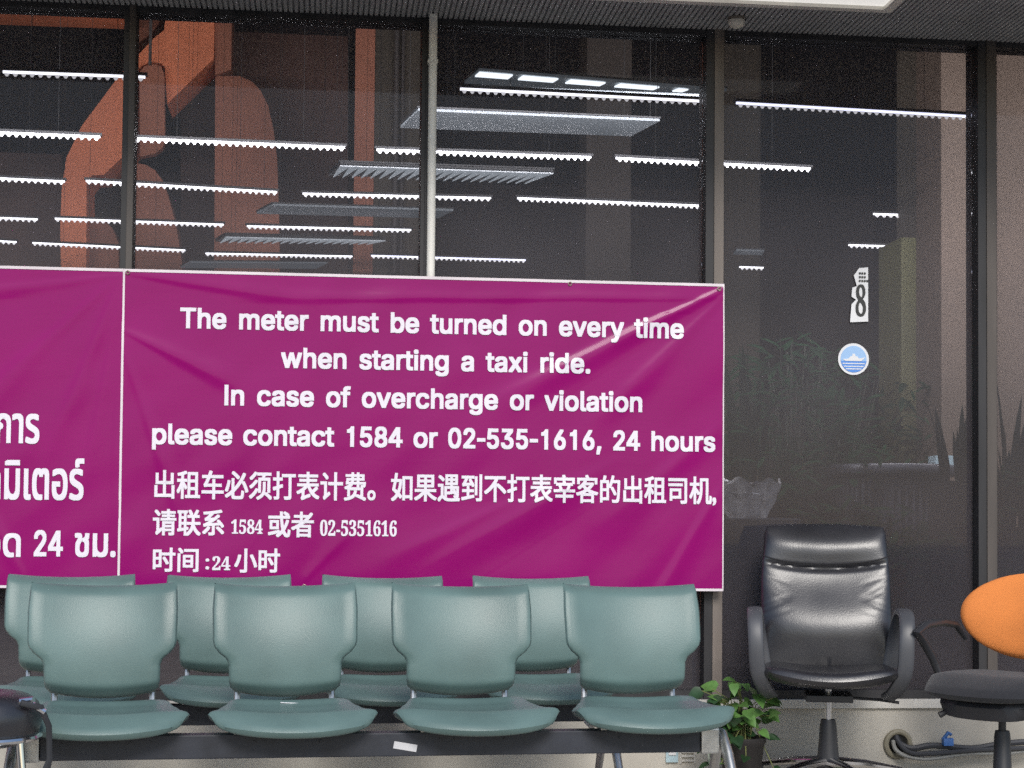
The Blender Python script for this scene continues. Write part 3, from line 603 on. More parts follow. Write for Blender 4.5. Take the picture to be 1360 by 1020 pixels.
def make_banner(label, x0, x1, segs, seed, nu, nv, hems, eyelets):
    zb, zt = bz0, bz1
    cx = (x0 + x1) / 2
    root = thing('banner', label, 'banner', (cx, BY, zb), group='purple taxi notice banners')
    def edge_x(z):   # sides hang very slightly uneven
        return 0.004 * math.sin(z * 7 + seed)
    def surf(x, z, lift=0.0):
        u = (x - x0) / (x1 - x0); v = (z - zb) / (zt - zb)
        return Vector((x - cx, -relief(x, z, segs, seed) - lift, z - zb))
    def fn(u, v):
        x = lerp(x0, x1, u); z = lerp(zb, zt, v)
        p = surf(x, z)
        sag = 0.004 * math.sin(u * PI * 4) * (v if v > .9 else 0)
        p.z += -abs(sag) - 0.003 * (1 - v) * math.sin(u * 9)
        return p
    g = MB(); g.grid(fn, nu, nv); sheet = g.build('sheet', M['banner'], root, 70)
    g = MB()
    def strip(pa, pb, w, n):
        def f(u, v):
            x = lerp(pa[0], pb[0], u); z = lerp(pa[1], pb[1], u)
            nx, nz = (0, 1) if abs(pa[1] - pb[1]) < 1e-6 else (1, 0)
            return surf(x + nx * w * v, z + nz * w * v, 0.0022)
        g.grid(f, n, 1)
    hw = 0.0115
    if 't' in hems: strip((x0, zt - hw), (x1, zt - hw), hw, nu)
    if 'b' in hems: strip((x0, zb - .001), (x1, zb - .001), hw * .9, nu)
    if 'l' in hems: strip((x0 - hw * .6, zb), (x0 - hw * .6, zt), hw * .8, nv)
    if 'r' in hems: strip((x1 - hw * .3, zb), (x1 - hw * .3, zt), hw * .45, nv)
    g.build('hem', M['hem'], root)
    for e in eyelets:
        ex, ez = PX(e)
        p = surf(ex, ez, .003)
        g = MB()
        g.tube([p + Vector((math.cos(t) * .007, 0, math.sin(t) * .007)) for t in [2 * PI * k / 16 for k in range(17)]], .0022, 6, cap=False)
        g.build('eyelet', M['brass'], root, True)
    return root, surf

banR, surfR = make_banner('purple banner in English and Chinese about turning on the taxi meter', bx0, bx1, RIDG, 3.1, 300, 170, 'tblr', [(170, 362), (757, 377), (404, 779), (955, 384)])
banL, surfL = make_banner('purple banner with Thai writing at the left edge', bx0 - 2.52, bx0 - .006, RIDL, 8.4, 240, 150, 'tb', [(-200, 358)])

def line(surf, root, pieces):
    """pieces: (curve, xl, xr, (x_at, y_bottom), (x_at, y_top), bold, ref)"""
    bm = bmesh.new()
    for cu, pxl, pxr, yb, yt, bold, ref in pieces:
        mx_ = (pxl + pxr) / 2
        yb_, yt_ = yb, yt
        a = on_y(pxl, (yb_ + yt_) / 2, BY).x; b = on_y(pxr, (yb_ + yt_) / 2, BY).x
        zb_ = on_y(mx_, yb_, BY).z; zt_ = on_y(mx_, yt_, BY).z
        add_text(bm, cu, a, b, zb_, zt_, bold, lambda X, Z, k: surf(X, Z, 0.0035 + k * 5e-5), 8, ref)
    return finish_flat(bm, 'lettering', M['ink'], root)
cap = max(GLYPH['T'][1][0][1::2])
LB = 0.0037
LR = (0, cap)
def L(text, xl, xr, ybase, ytop, sp): line(surfR, banR, [(latin(text, sp), xl, xr, ybase, ytop, LB, LR)])
L('The meter must be turned on every time', 239, 908, 442, 417, 300)
L('when starting a taxi ride.', 373, 784, 491.5, 466.5, 300)
L('In case of overcharge or violation', 298, 853, 542, 517, 300)
L('please contact 1584 or 02-535-1616, 24 hours', 202, 950, 594, 569, 270)
CB = 0.0025
line(surfR, banR, [(native('出租车必须打表计费。如果遇到不打表宰客的出租司机,'), 205, 951, 667, 629, CB, None)])
line(surfR, banR, [(native('请联系'), 203, 298, 711, 677, CB, None), (native('𝟏𝟓𝟖𝟒'), 307, 349, 709, 690, .0008, None),
                   (native('或者'), 356, 417, 713, 680, CB, None), (native('𝟎𝟐-𝟓𝟑𝟓𝟏𝟔𝟏𝟔'), 425, 527, 712, 691, .0008, None)])
line(surfR, banR, [(native('时间'), 203, 264, 759, 728, CB, None), (native(':'), 273, 278, 756, 742, .0012, None),
                   (native('𝟐𝟒'), 282, 306, 757, 739, .0008, None), (native('小时'), 311, 372, 760, 729, CB, None)])
def TH(text, xl, xr, yb, yt): line(surfL, banL, [(native(text), xl, xr, yb, yt, .0036, None)])
TH('บริการ', -50, 53, 588, 540)
TH('กดมิเตอร์', -46, 112, 663, 609)
line(surfL, banL, [(native('อด'), -22, 28, 739, 709, .0036, None), (latin('24'), 45, 84, 738, 705, .0036, None), (native('ชม.'), 99, 154, 739, 709, .0036, None)])

# ================================================================== BENCH CHAIRS
def make_bench(label):
    root = thing('seat_bench', label, 'bench', (0, 0, 0), 0, 'green four seat waiting benches')
    W0 = 0.58
    pitch = 0.566
    # backrest outline : half width against height fraction (0 bottom, 1 top)
    WT = [(0.0, .160), (.05, .174), (.12, .177), (.31, .178), (.355, .185), (.43, .213), (.47, .2235), (.52, .228), (.78, .230), (.93, .227), (1.0, .225)]
    H = 0.352
    def back_pt(u, t, side):
        # u,t in 0..1 with denser rims
        uu = -math.cos(u * PI)
        uu = lerp(uu, 2 * u - 1, .35)
        tt = lerp((1 - math.cos(t * PI)) / 2, t, .5)
        hw = interp(WT, tt)
        x = uu * hw
        top = 0.013 * (uu * uu) * sm(tt, .6, 1)
        bot = 0.020 * (uu * uu) * (1 - sm(tt, 0, .35))
        z = tt * H + top + bot
        e = max(0.0, 1 - abs(uu) ** 12) * max(0.0, 1 - abs(2 * tt - 1) ** 14)
        th = 0.040 * e ** .5
        # shallow border step round the inner pad
        b = sm(1 - abs(uu), .10, .17) * sm(tt, .05, .12) * (1 - sm(tt, .90, .96))
        curve = -0.045 * (x / .228) ** 2 * lerp(.7, 1, tt)      # sides come forward
        lean = 0.13 * z + 0.03 * (z / H) ** 2 - 0.020 * math.sin(tt * PI)
        lip = 0.022 * (1 - sm(tt, 0, .14)) + 0.012 * sm(tt, .93, 1.0)
        if side == 'f':
            y = curve + lean + lip - th * .55 - 0.0020 * b
        else:
            y = curve + lean + lip + th * .45
        return Vector((x, y, z))
    def seat_pt(u, s, side):
        uu = lerp(-math.cos(u * PI), 2 * u - 1, .35)
        ss = lerp((1 - math.cos(s * PI)) / 2, s, .4)            # 0 front, 1 back
        hw = interp([(0, .205), (.1, .240), (.25, .256), (.5, .256), (.75, .225), (.93, .195), (1, .178)], ss)
        x = uu * hw
        y = -0.205 + ss * 0.40 + 0.060 * uu * uu * (1 - sm(ss, 0, .45))
        e = max(0.0, 1 - abs(uu) ** 6) * max(0.0, 1 - abs(2 * ss - 1) ** 8)
        th = 0.050 * e ** .5
        z = 0.012 * (x / .25) ** 2 * 1.6 - 0.012 * math.sin(sm(ss, .1, 1) * PI) - 0.026 * (1 - sm(ss, 0, .24)) + 0.018 * sm(ss, .8, 1)
        return Vector((x, y, z + (th * .5 if side == 't' else -th * .6)))
    xs = [(-1.5 + k) * pitch for k in range(4)]
    jr = random.Random(3)
    for k, x in enumerate(xs):
        T = Matrix.Translation((x + jr.uniform(-.004, .004), 0.175, 0.470)) @ Matrix.Rotation(R(jr.uniform(-1.2, 1.2)), 4, 'Z') @ Matrix.Rotation(R(jr.uniform(-.5, .5)), 4, 'Y')
        g = MB(); g.pad(lambda u, t: back_pt(u, t, 'f'), lambda u, t: back_pt(u, t, 'b'), 34, 46)
        g.build('backrest', M['vinyl'], root, True, T)
        T = Matrix.Translation((x + .016, -0.03, 0.432)) @ Matrix.Rotation(R(jr.uniform(-1, 1)), 4, 'Z')
        g = MB(); g.pad(lambda u, t: seat_pt(u, t, 't'), lambda u, t: seat_pt(u, t, 'b'), 32, 28)
        g.build('seat', M['vinyl'], root, True, T)
        g = MB()
        for s in (-1, 1):
            g.tube([(x + s * .145, .10, .375), (x + s * .148, .17, .385), (x + s * .150, .197, .42), (x + s * .150, .215, .60)], .010, 8)
        g.box((x - .16, -.10, .388), (x + .16, .12, .398))
        g.build('seat_bracket', M['steel'], root, True)
    bl = 1.07
    g = MB(); g.box((-bl + .06, -.10, .315), (bl - .06, -.035, .387), bev=.004); g.build('beam', M['beam'], root)
    for s in (-1, 1):
        g = MB(); g.box((min(s * (bl - .058), s * (bl)), -.108, .311), (max(s * (bl - .058), s * bl), -.027, .391), bev=.006); g.build('end_bracket', M['steel'], root)
        X = s * (bl + .018)
        for f, yy in ((-1, -.31), (1, .20)):
            g = MB()
            g.tube([(X, -.068, .37), (X + s * .004, lerp(-.068, yy, .25), .31), (X + s * .012, lerp(-.068, yy, .6), .16), (X + s * .02, yy, .03)], [.021, .021, .019, .016], 12, flat=(1, .8))
            o = g.build('leg', M['steel'], root, True)
            g = MB(); g.lathe([(.020, 0), (.022, .006), (.018, .028)], (X + s * .02, yy, .001), 14); g.build('rubber_foot', M['plastic'], o, True)
    g = MB()
    for k in range(4):
        for s in (-1, 1):
            MB().lathe([(.004, 0), (.004, .003)], (xs[k] + s * .10, -.101, .365), 8, 'y').build('bolt', M['beam'], root)
    g.bm.free()
    return root
bench = make_bench('front green vinyl bench of four seats on a black beam')
BROT = R(3.2)
a = at_depth(494, 783, 5.55)
def place_bench(o, px, py, dep):
    p = at_depth(px, py, dep)
    o.rotation_euler = (0, 0, BROT)
    off = Matrix.Rotation(BROT, 3, 'Z') @ Vector((0, 0.22, 0))
    o.location = (p.x - off.x, p.y - off.y, 0)
    print('bench top z', p.z)
place_bench(bench, 496, 785, 5.55)
bench2 = copy_tree(bench)
bench2['label'] = 'rear green vinyl bench of four seats, close under the banners'
place_bench(bench2, 407, 770, 6.38)
# strip of tape on the front beam
def bench_local(o, v):
    return Matrix.Rotation(o.rotation_euler.z, 3, 'Z') @ Vector(v) + Vector(o.location)
g = MB(); g.box((-.036, -.0012, -.011), (.036, .0002, .011), rot=Matrix.Rotation(R(10), 3, 'Y')); tp = g.build('tape_strip', M['tape'])
tp.location = bench_local(bench, (.075, -.1012, .345)); tp.rotation_euler = (0, 0, BROT)
tag(tp, 'small strip of white tape stuck on the black bench beam', 'tape')
g = MB(); g.prism([(-.035, -.02, 0), (.03, -.03, 0), (.036, .02, 0), (-.02, .026, 0)], (0, 0, .002)); pc = g.build('paper_scrap', M['paper'])
pc.location = bench_local(bench, (-.27, .135, .458)); pc.rotation_euler = (0, R(3), .3)
tag(pc, 'small white paper scrap at the rear of the second front seat', 'paper')

# ================================================================== BLACK LEATHER CHAIR
def star_base(root, r, m_arm, rz=0.3, z=0.075, m_wheel=None):
    for k in range(5):
        a = rz + 2 * PI * k / 5
        d = Vector((math.cos(a), math.sin(a), 0))
        g = MB(); g.tube([d * .03 + Vector((0, 0, z + .025)), d * r * .5 + Vector((0, 0, z + .018)), d * r + Vector((0, 0, z - .005))], [.030, .024, .016], 10, flat=(.7, 1))
        arm = g.build('base_arm', m_arm, root, True)
        g = MB()
        q = d * r; t = Vector((-d.y, d.x, 0))
        for s in (-1, 1):
            g.tube([q + t * s * .008 + Vector((0, 0, .027)), q + t * s * .026 + Vector((0, 0, .027))], .026, 14)
        g.tube([q + Vector((0, 0, .027)), q + Vector((0, 0, z - .01))], .008, 8)
        g.build('caster', M['plastic'], arm, True)

def leather_chair():
    root = thing('office_chair', 'black leather office chair with high back and loop arms', 'office chair')
    H = .60
    WT = [(0, .240), (.08, .262), (.3, .265), (.6, .260), (.85, .250), (.95, .246), (1, .236)]
    def prof(t):   # forward bulge of the cushion (lumbar and head pillow)
        lum = .062 * math.exp(-((t - .34) / .24) ** 2)
        head = .034 * math.exp(-((t - .87) / .12) ** 2)
        seam = .018 * math.exp(-((t - .715) / .018) ** 2)
        return lum + head - seam
    def bp(u, t, side):
        uu = lerp(-math.cos(u * PI), 2 * u - 1, .45)
        tt = lerp((1 - math.cos(t * PI)) / 2, t, .6)
        x = uu * interp(WT, tt)
        z = tt * H - .012 * uu * uu * sm(tt, .8, 1)
        ts = tt - .045 * (uu * uu - .5)        # seam sags in the middle
        e = max(0.0, 1 - abs(uu) ** 5) ** .5 * max(0.0, 1 - abs(2 * tt - 1) ** 10) ** .5
        lean = .20 * z + .05 * (z / H) ** 2
        wr = 0.0
        if side == 'f':
            # creases fan in from the stitched sides
            sd = max(0, abs(uu) - .52) / .48
            for c0, sl in ((.66, -.16), (.62, -.26), (.57, -.2), (.44, .16), (.40, .20), (.36, .12)):
                dd = tt - (c0 + sl * (1 - abs(uu)))
                wr += -.0036 * math.exp(-(dd / .011) ** 2) * sd ** .6
            wr += .0008 * noise.noise(Vector((x * 14, z * 9, 1.3)))
            wr -= .004 * math.exp(-((uu) / .012) ** 2) * (1 if tt < .1 else 0)
            y = lean - .030 * e - prof(ts) * e * (1 - .45 * uu * uu) - wr * e - .030 * (abs(uu) ** 3)
            return Vector((x, y, z))
        return Vector((x, lean + .030 * e - .030 * (abs(uu) ** 3), z))
    g = MB(); g.pad(lambda u, t: bp(u, t, 'f'), lambda u, t: bp(u, t, 'b'), 56, 96); bk = g.build('backrest', M['leather'], root, True, Matrix.Translation((0, .17, .445)))
    g = MB(); g.tube([bp((k / 24) * .96 + .02, (.715 + .045 * ((2 * (k / 24) - 1) ** 2 - .5)), 'f') + Vector((0, .17 - .001, .445)) for k in range(25)], .0028, 6); g.build('seam_piping', M['leather'], bk, True)
    def sp(u, s, side):
        uu = lerp(-math.cos(u * PI), 2 * u - 1, .45)
        ss = lerp((1 - math.cos(s * PI)) / 2, s, .5)
        x = uu * interp([(0, .235), (.12, .258), (.6, .262), (1, .235)], ss)
        y = -.28 + .47 * ss + .05 * uu * uu * (1 - sm(ss, 0, .3))
        e = max(0.0, 1 - abs(uu) ** 6) ** .5 * max(0.0, 1 - abs(2 * ss - 1) ** 8) ** .5
        z = .030 * uu * uu - .010 * math.sin(ss * PI)
        if side == 't':
            z += .034 * e - .006 * math.exp(-((ss - .16) / .02) ** 2) + .006 * math.exp(-((ss - .07) / .06) ** 2) * e
        else: z -= .030 * e
        return Vector((x, y, z))
    g = MB(); g.pad(lambda u, t: sp(u, t, 't'), lambda u, t: sp(u, t, 'b'), 40, 40); g.build('seat', M['leather'], root, True, Matrix.Translation((0, 0, .445)))
    for s in (-1, 1):
        pts = [(s * .262, .14, .475), (s * .285, .13, .60), (s * .300, .06, .688), (s * .304, -.06, .700), (s * .304, -.15, .680), (s * .300, -.195, .60), (s * .292, -.19, .48), (s * .262, -.14, .405), (s * .235, -.09, .375)]
        P = []
        for i in range(len(pts) - 1):
            for q in range(4): 
                p0 = Vector(pts[max(0, i - 1)]); p1 = Vector(pts[i]); p2 = Vector(pts[i + 1]); p3 = Vector(pts[min(len(pts) - 1, i + 2)]); t = q / 4
                P.append(.5 * ((2 * p1) + (p2 - p0) * t + (2 * p0 - 5 * p1 + 4 * p2 - p3) * t * t + (3 * p1 - p0 - 3 * p2 + p3) * t ** 3))
        P.append(Vector(pts[-1])); P = [Vector((p_.x * .95, p_.y, p_.z)) for p_ in P]
        n = len(P)
        g = MB()
        # flat band: wide across x, thin along the loop normal
        rings = []
        for i, p in enumerate(P):
            T = (P[min(n - 1, i + 1)] - P[max(0, i - 1)]).normalized()
            X = Vector((1, 0, 0)); X = (X - T * X.dot(T)).normalized(); B = T.cross(X)
            w = .030; h = .014
            rings.append([g.bm.verts.new(p + X * w * math.copysign(abs(math.cos(a)) ** .6, math.cos(a)) + B * h * math.copysign(abs(math.sin(a)) ** .6, math.sin(a))) for a in [2 * PI * k / 16 for k in range(16)]])
        for i in range(n - 1):
            for k in range(16):
                g.bm.faces.new((rings[i][k], rings[i][(k + 1) % 16], rings[i + 1][(k + 1) % 16], rings[i + 1][k]))
        g.bm.faces.new(rings[0]); g.bm.faces.new(rings[-1])
        g.build('armrest', M['arm'], root, True)
    g = MB(); g.lathe([(.013, .27), (.013, .40)], seg=14); g.build('gas_lift', M['chrome'], root, True)
    g = MB(); g.lathe([(.040, .06), (.043, .11), (.041, .14), (.036, .20), (.033, .25), (.028, .275)], seg=20); g.build('lift_cover', M['plastic'], root, True)
    g = MB(); g.box((-.09, -.12, .352), (.09, .12, .378), bev=.006); g.build('seat_plate', M['plastic'], root)
    g = MB(); g.tube([(.06, 0, .362), (.2, -.03, .358), (.27, -.04, .35)], .006, 8); g.build('tilt_lever', M['plastic'], root, True)
    star_base(root, .29, M['chrome'], rz=.15, z=.085)
    return root
ch = leather_chair()
p = on_z(1101, 903, .425)
q = at_depth(1100, 903, 6.72)
ch.location = (q.x, q.y, 0); ch.rotation_euler = (0, 0, R(-14)); ch.scale = (1, 1, 1)
print('leather seat z', q.z, 'top', at_depth(1098, 697, 6.9).z)

# ================================================================== ORANGE TASK CHAIR
def task_chair():
    root = thing('task_chair', 'task chair with bright orange oval back and black seat', 'office chair')
    def bp(u, t, side):
        uu = 2 * u - 1; vv = 2 * t - 1
        # square to disc
        X = uu * math.sqrt(1 - vv * vv / 2); Z = vv * math.sqrt(1 - uu * uu / 2)
        r = min(1, math.hypot(X, Z))
        x = X * .275 * (1 + .05 * Z); z = Z * .165 + .02 * Z * Z * 0
        e = math.sqrt(max(0, 1 - r ** 4))
        y = .13 * z - .055 * (x / .26) ** 2 + .05
        return Vector((x, y + (-.034 * e - .008 * math.exp(-(Z / .5) ** 2) * e if side == 'f' else .026 * e), z))
    g = MB(); g.pad(lambda u, t: bp(u, t, 'f'), lambda u, t: bp(u, t, 'b'), 36, 30); g.build('backrest', M['orange'], root, 60, Matrix.Translation((0, .20, .695)))
    def sp(u, t, side):
        uu = 2 * u - 1; vv = 2 * t - 1
        X = uu * math.sqrt(1 - vv * vv / 2 * .7); Y = vv * math.sqrt(1 - uu * uu / 2 * .7)
        e = max(0, (1 - abs(uu) ** 5)) ** .5 * max(0, (1 - abs(vv) ** 5)) ** .5
        z = -.03 * (1 - sm(t, 0, .3)) + .008 * X * X
        return Vector((X * .262, Y * .245, z + (.040 * e if side == 't' else -.034 * e)))
    g = MB(); g.pad(lambda u, t: sp(u, t, 't'), lambda u, t: sp(u, t, 'b'), 32, 32); g.build('seat', M['fabric_black'], root, 60, Matrix.Translation((0, 0, .45)))
    def shell(u, t, side):
        p = sp(u, t, side); p.x *= .8; p.y *= .8; return Vector((p.x, p.y, p.z * .9 - (.03 if side == 'b' else 0)))
    g = MB(); g.pad(lambda u, t: shell(u, t, 't'), lambda u, t: shell(u, t, 'b'), 16, 16); g.build('seat_shell', M['plastic'], root, 60, Matrix.Translation((0, 0, .405)))
    for s in (-1, 1):
        g = MB()
        g.tube([(s * .20, .05, .40), (s * .265, .03, .44), (s * .288, .00, .53), (s * .294, -.06, .595), (s * .290, -.12, .635), (s * .288, -.05, .662), (s * .284, .06, .668), (s * .275, .15, .655), (s * .26, .20, .60)], [.014, .015, .016, .016, .017, .019, .019, .017, .012], 10, flat=(1, .8))
        g.build('armrest', M['plastic'], root, True)
    g = MB(); g.tube([(0, .10, .38), (0, .24, .38), (0, .285, .44), (0, .28, .70)], .020, 10, flat=(.5, 1.4)); g.build('back_bar', M['plastic'], root, True)
    g = MB(); g.lathe([(.014, .24), (.014, .38)], seg=14); g.build('gas_lift', M['plastic'], root, True)
    g = MB(); g.lathe([(.042, .06), (.042, .12), (.034, .14), (.030, .26), (.026, .28)], seg=20); g.build('lift_cover', M['plastic'], root, True)
    g = MB(); g.tube([(-.02, -.02, .372), (-.14, -.13, .355), (-.17, -.16, .335)], [.006, .007, .013], 8); g.build('height_lever', M['plastic'], root, True)
    star_base(root, .28, M['plastic'], rz=.5, z=.08)
    return root
tc_ = task_chair()
q = at_depth(1331, 903, 6.35)
tc_.location = (q.x, q.y, 0); tc_.rotation_euler = (0, 0, R(-50))
print('task seat z', q.z, 'back', at_depth(1365, 824, 6.5).z)

# ================================================================== CHROME LEGGED BLACK STOOL AT THE LEFT EDGE
q = at_depth(-22, 952, 4.85)
stl = thing('cushioned_stool', 'black cushioned seat on chrome legs cut by the left edge', 'stool', (q.x, q.y, 0), R(10))
print('stool z', q.z)
zs = q.z
g = MB()
def cp(u, t, s):
    uu = 2 * u - 1; vv = 2 * t - 1
    X = uu * math.sqrt(1 - vv * vv / 2); Y = vv * math.sqrt(1 - uu * uu / 2); r = min(1, math.hypot(X, Y))
    e = math.sqrt(max(0, 1 - r ** 4))
    return Vector((X * .165, Y * .17, s * .075 * e + (.01 if s > 0 else 0)))
g.pad(lambda u, t: cp(u, t, 1), lambda u, t: cp(u, t, -1), 24, 24); g.build('cushion', M['leather'], stl, True, Matrix.Translation((0, 0, zs - .01)))
g = MB(); g.tube([(math.cos(a) * .155, math.sin(a) * .16, zs - .055) for a in [2 * PI * k / 28 for k in range(29)]], .009, 8, cap=False); g.build('ring_frame', M['chrome'], stl, True)
for sx, sy in ((-1, -1), (1, -1), (1, 1), (-1, 1)):
    g = MB(); g.tube([(sx * .10, sy * .11, zs - .06), (sx * .125, sy * .13, .15), (sx * .15, sy * .15, .005)], .011, 10); g.build('leg', M['chrome'], stl, True)
g = MB(); g.tube([(.10, -.13, zs + .05), (.155, -.12, zs + .035), (.178, -.10, zs - .02), (.182, -.10, zs - .11), (.17, -.10, zs - .15)], [.010, .010, .009, .009, .013], 8, flat=(1, .6)); g.build('strap', M['plastic'], stl, True)
g = MB()
for a_, b_ in (((.10, -.10, zs + .052), (.135, -.12, zs + .058)), ((.13, -.12, zs + .045), (.165, -.115, zs + .022))):
    g.tube([a_, b_], .009, 8)
g.build('buckle', M['chrome'], stl, True)

# ================================================================== POTHOS
def leaf_blade(bm, base, d, up, L, W, heart=True, curl=.25, mats=0):
    """curved pointed leaf: base point, direction, normal"""
    d = d.normalized(); s = d.cross(up).normalized(); n = s.cross(d).normalized()
    shape = [(0, .0), (.06, .62), (.22, 1.0), (.45, .92), (.7, .58), (.88, .24), (1, 0)] if heart else [(0, .35), (.3, .8), (.6, 1), (.85, .55), (1, 0)]
    prev = None
    for t, w in shape:
        c = base + d * (L * t) - n * (curl * L * t * t)
        l = bm.verts.new(c + s * W * w * .5 + n * W * .10 * w - d * (L * .08 if t == .06 and heart else 0))
        m_ = bm.verts.new(c)
        r = bm.verts.new(c - s * W * w * .5 + n * W * .10 * w - d * (L * .08 if t == .06 and heart else 0))
        if prev:
            bm.faces.new((prev[0], prev[1], m_, l)); bm.faces.new((prev[1], prev[2], r, m_))
        prev = (l, m_, r)
q = at_depth(985, 985, 6.75)
po = thing('potted_vine', 'leafy green vine in a dark pot beside the bench end', 'plant', (q.x, q.y, 0))
g = MB(); g.lathe([(.062, .0), (.070, .02), (.088, .17), (.096, .18), (.096, .20), (.088, .20), (.084, .165)], seg=24); g.build('pot', M['pot'], po, True)
g = MB(); g.lathe([(.083, .166), (.083, .176)], seg=20); g.build('soil', M['soil'], po)
ctr = Vector((0, 0, .20))
rnd = random.Random(11)
g1 = MB(); g2 = MB(); gs = MB()
for k in range(105):
    a = rnd.uniform(0, 2 * PI)
    rr = rnd.uniform(.02, .155) ; hh = rnd.uniform(-.16, .19)
    if k < 30: hh = rnd.uniform(.06, .22); rr = rnd.uniform(0, .14)
    tip = ctr + Vector((math.cos(a) * rr * 1.0 - .02, math.sin(a) * rr * .7 - .02, hh * (1 if rr < .15 else .7)))
    if math.hypot(tip.x, tip.y) < .11 and tip.z < .19: tip.z = .19 + rnd.random() * .12
    d = Vector((math.cos(a + rnd.uniform(-.6, .6)), math.sin(a + rnd.uniform(-.6, .6)) - .4, rnd.uniform(-.9, .5)))
    L_ = rnd.uniform(.040, .072)
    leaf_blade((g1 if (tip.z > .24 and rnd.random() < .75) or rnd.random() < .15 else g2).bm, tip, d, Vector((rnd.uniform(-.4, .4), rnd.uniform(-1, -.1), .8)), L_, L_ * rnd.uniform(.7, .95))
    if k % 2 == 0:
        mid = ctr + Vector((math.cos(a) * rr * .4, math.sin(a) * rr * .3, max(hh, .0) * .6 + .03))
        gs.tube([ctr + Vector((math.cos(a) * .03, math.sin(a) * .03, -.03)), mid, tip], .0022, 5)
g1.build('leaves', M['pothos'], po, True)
g2.build('shaded_leaves', M['pothos2'], po, True)  # mostly lower leaves, shade put in as a darker leaf colour
gs.build('stems', M['stem'], po, True)

# ================================================================== FOOTING FITTINGS
p = on_y(1192, 988, -.03)
du = thing('cable_duct', 'round duct opening in the stone footing with cables coming out', 'duct', (p.x, p.y, p.z))
g = MB(); g.tube([(math.cos(a) * .052, -.006, math.sin(a) * .052) for a in [2 * PI * k / 24 for k in range(25)]], .012, 8, cap=False); g.build('grommet', M['ring'], du, True)
g = MB(); g.lathe([(.048, 0), (.048, .003)], (0, -.001, 0), 24, 'y'); g.build('opening', M['dark'], du)  # flat black disc paints the shade inside the hole
def cpath(pts, y): return [on_y(a, b, y) for a, b in pts]
for i, (pts, rad, m_, lab) in enumerate([
    ([(1190, 978), (1196, 988), (1212, 994), (1240, 990), (1290, 994), (1330, 988), (1380, 985), (1440, 990)], .013, M['cable'], 'thick black cable leaving the duct hole, highest of the cables'),
    ([(1186, 984), (1190, 996), (1206, 1005), (1235, 1008), (1285, 1001), (1340, 1000), (1380, 996), (1450, 1000)], .009, M['cable_grey'], 'grey cable bending out of the duct hole below the black ones'),
    ([(1192, 983), (1200, 994), (1215, 1001), (1250, 1000), (1300, 996), (1350, 994), (1400, 992), (1450, 995)], .010, M['cable'], 'black cable leaving the duct hole, middle of the three cables')]):
    g = MB()
    ys = [-.03, -.055, -.075, -.085, -.09, -.09, -.09, -.09]
    P = [on_y(a, b, y - .012 * i) for (a, b), y in zip(pts, ys)]
    Q = []
    for j in range(len(P) - 1):
        p0 = P[max(0, j - 1)]; p1 = P[j]; p2 = P[j + 1]; p3 = P[min(len(P) - 1, j + 2)]
        for q_ in range(4):
            t = q_ / 4
            Q.append(.5 * ((2 * p1) + (p2 - p0) * t + (2 * p0 - 5 * p1 + 4 * p2 - p3) * t * t + (3 * p1 - p0 - 3 * p2 + p3) * t ** 3))
    o = MB().tube(Q, rad, 8).build('cable', m_, None, True)
    tag(o, lab, 'cable', 'cables from the duct')
p = on_y(1258, 985, -.10)
g = MB(); g.box((-.022, -.02, -.016), (.022, .012, .016), bev=.005); g.tube([(-.02, -.004, .01), (0, -.014, .04), (.012, -.01, .03)], .008, 6); o = g.build('cable_clip', M['blue_clip'], None, True)
o.location = p; tag(o, 'blue plastic clip around the black cables', 'clip')
# pale blue socket and vent
p = on_y(892, 1000, -.03)
so = thing('wall_socket', 'pale blue socket plate on the stone footing under the bench', 'socket', p)
g = MB(); g.box((-.026, -.012, -.038), (.026, -.0005, .038), bev=.003); g.build('plate', M['outlet'], so)
g = MB(); g.box((-.016, -.016, -.008), (.016, -.0125, .022), bev=.002); g.build('socket_insert', M['paper'], so)
p = on_y(913, 995, -.03)
ve = thing('vent_grille', 'small beige slotted vent at the foot of the footing', 'vent', p)
g = MB()
for k in range(6): g.box((-.026, -.010, -.05 + k * .018), (.026, -.0005, -.05 + k * .018 + .008))
g.build('slat', M['plinth_edge'], ve)
g = MB(); g.box((-.032, -.006, -.06), (-.0265, -.0005, .062)); g.box((.0265, -.006, -.06), (.032, -.0005, .062)); g.build('frame', M['plinth_edge'], ve)

# ================================================================== INTERIOR
# ---- strip lights hung below the interior ceiling
def strip_light(px0, py0, px1, py1, label, blue=False, h=CEIL - .10, group='glowing strip lights inside the hall'):
    a = on_z(px0, py0, h); b = on_z(px1, py1, h)
    a.y = max(a.y, .3); b.y = max(b.y, .3)
    v = b - a; L_ = v.length
    rz = math.atan2(v.y, v.x)
    root = thing('strip_light', label, 'strip light', a, rz, group)
    g = MB(); g.box((0, -.006, .003), (L_, .006, .012)); g.build('tube', M['tube_blue' if blue else 'tube'], root)
    g = MB()
    n = max(3, int(L_ / .034))
    for k in range(n):
        x = (k + .5) * L_ / n
        w = L_ / n * .36
        g.prism([(x - w, -.012, .0), (x + w, -.012, .0), (x + w * .3, -.012, -.013), (x - w * .3, -.012, -.013)], (0, .004, 0))
    g.build('louvre', M['tooth'], root)
    g = MB(); g.box((-.01, -.014, .0125), (L_ + .01, .014, .026), bev=.002)
    g.build('housing', M['housing'], root)
    g = MB()
    for x in (L_ * .2, L_ * .8): g.tube([(x, 0, .026), (x, 0, TOPZ - h)], .0012, 5)
    g.build('hanger', M['dark'], root)
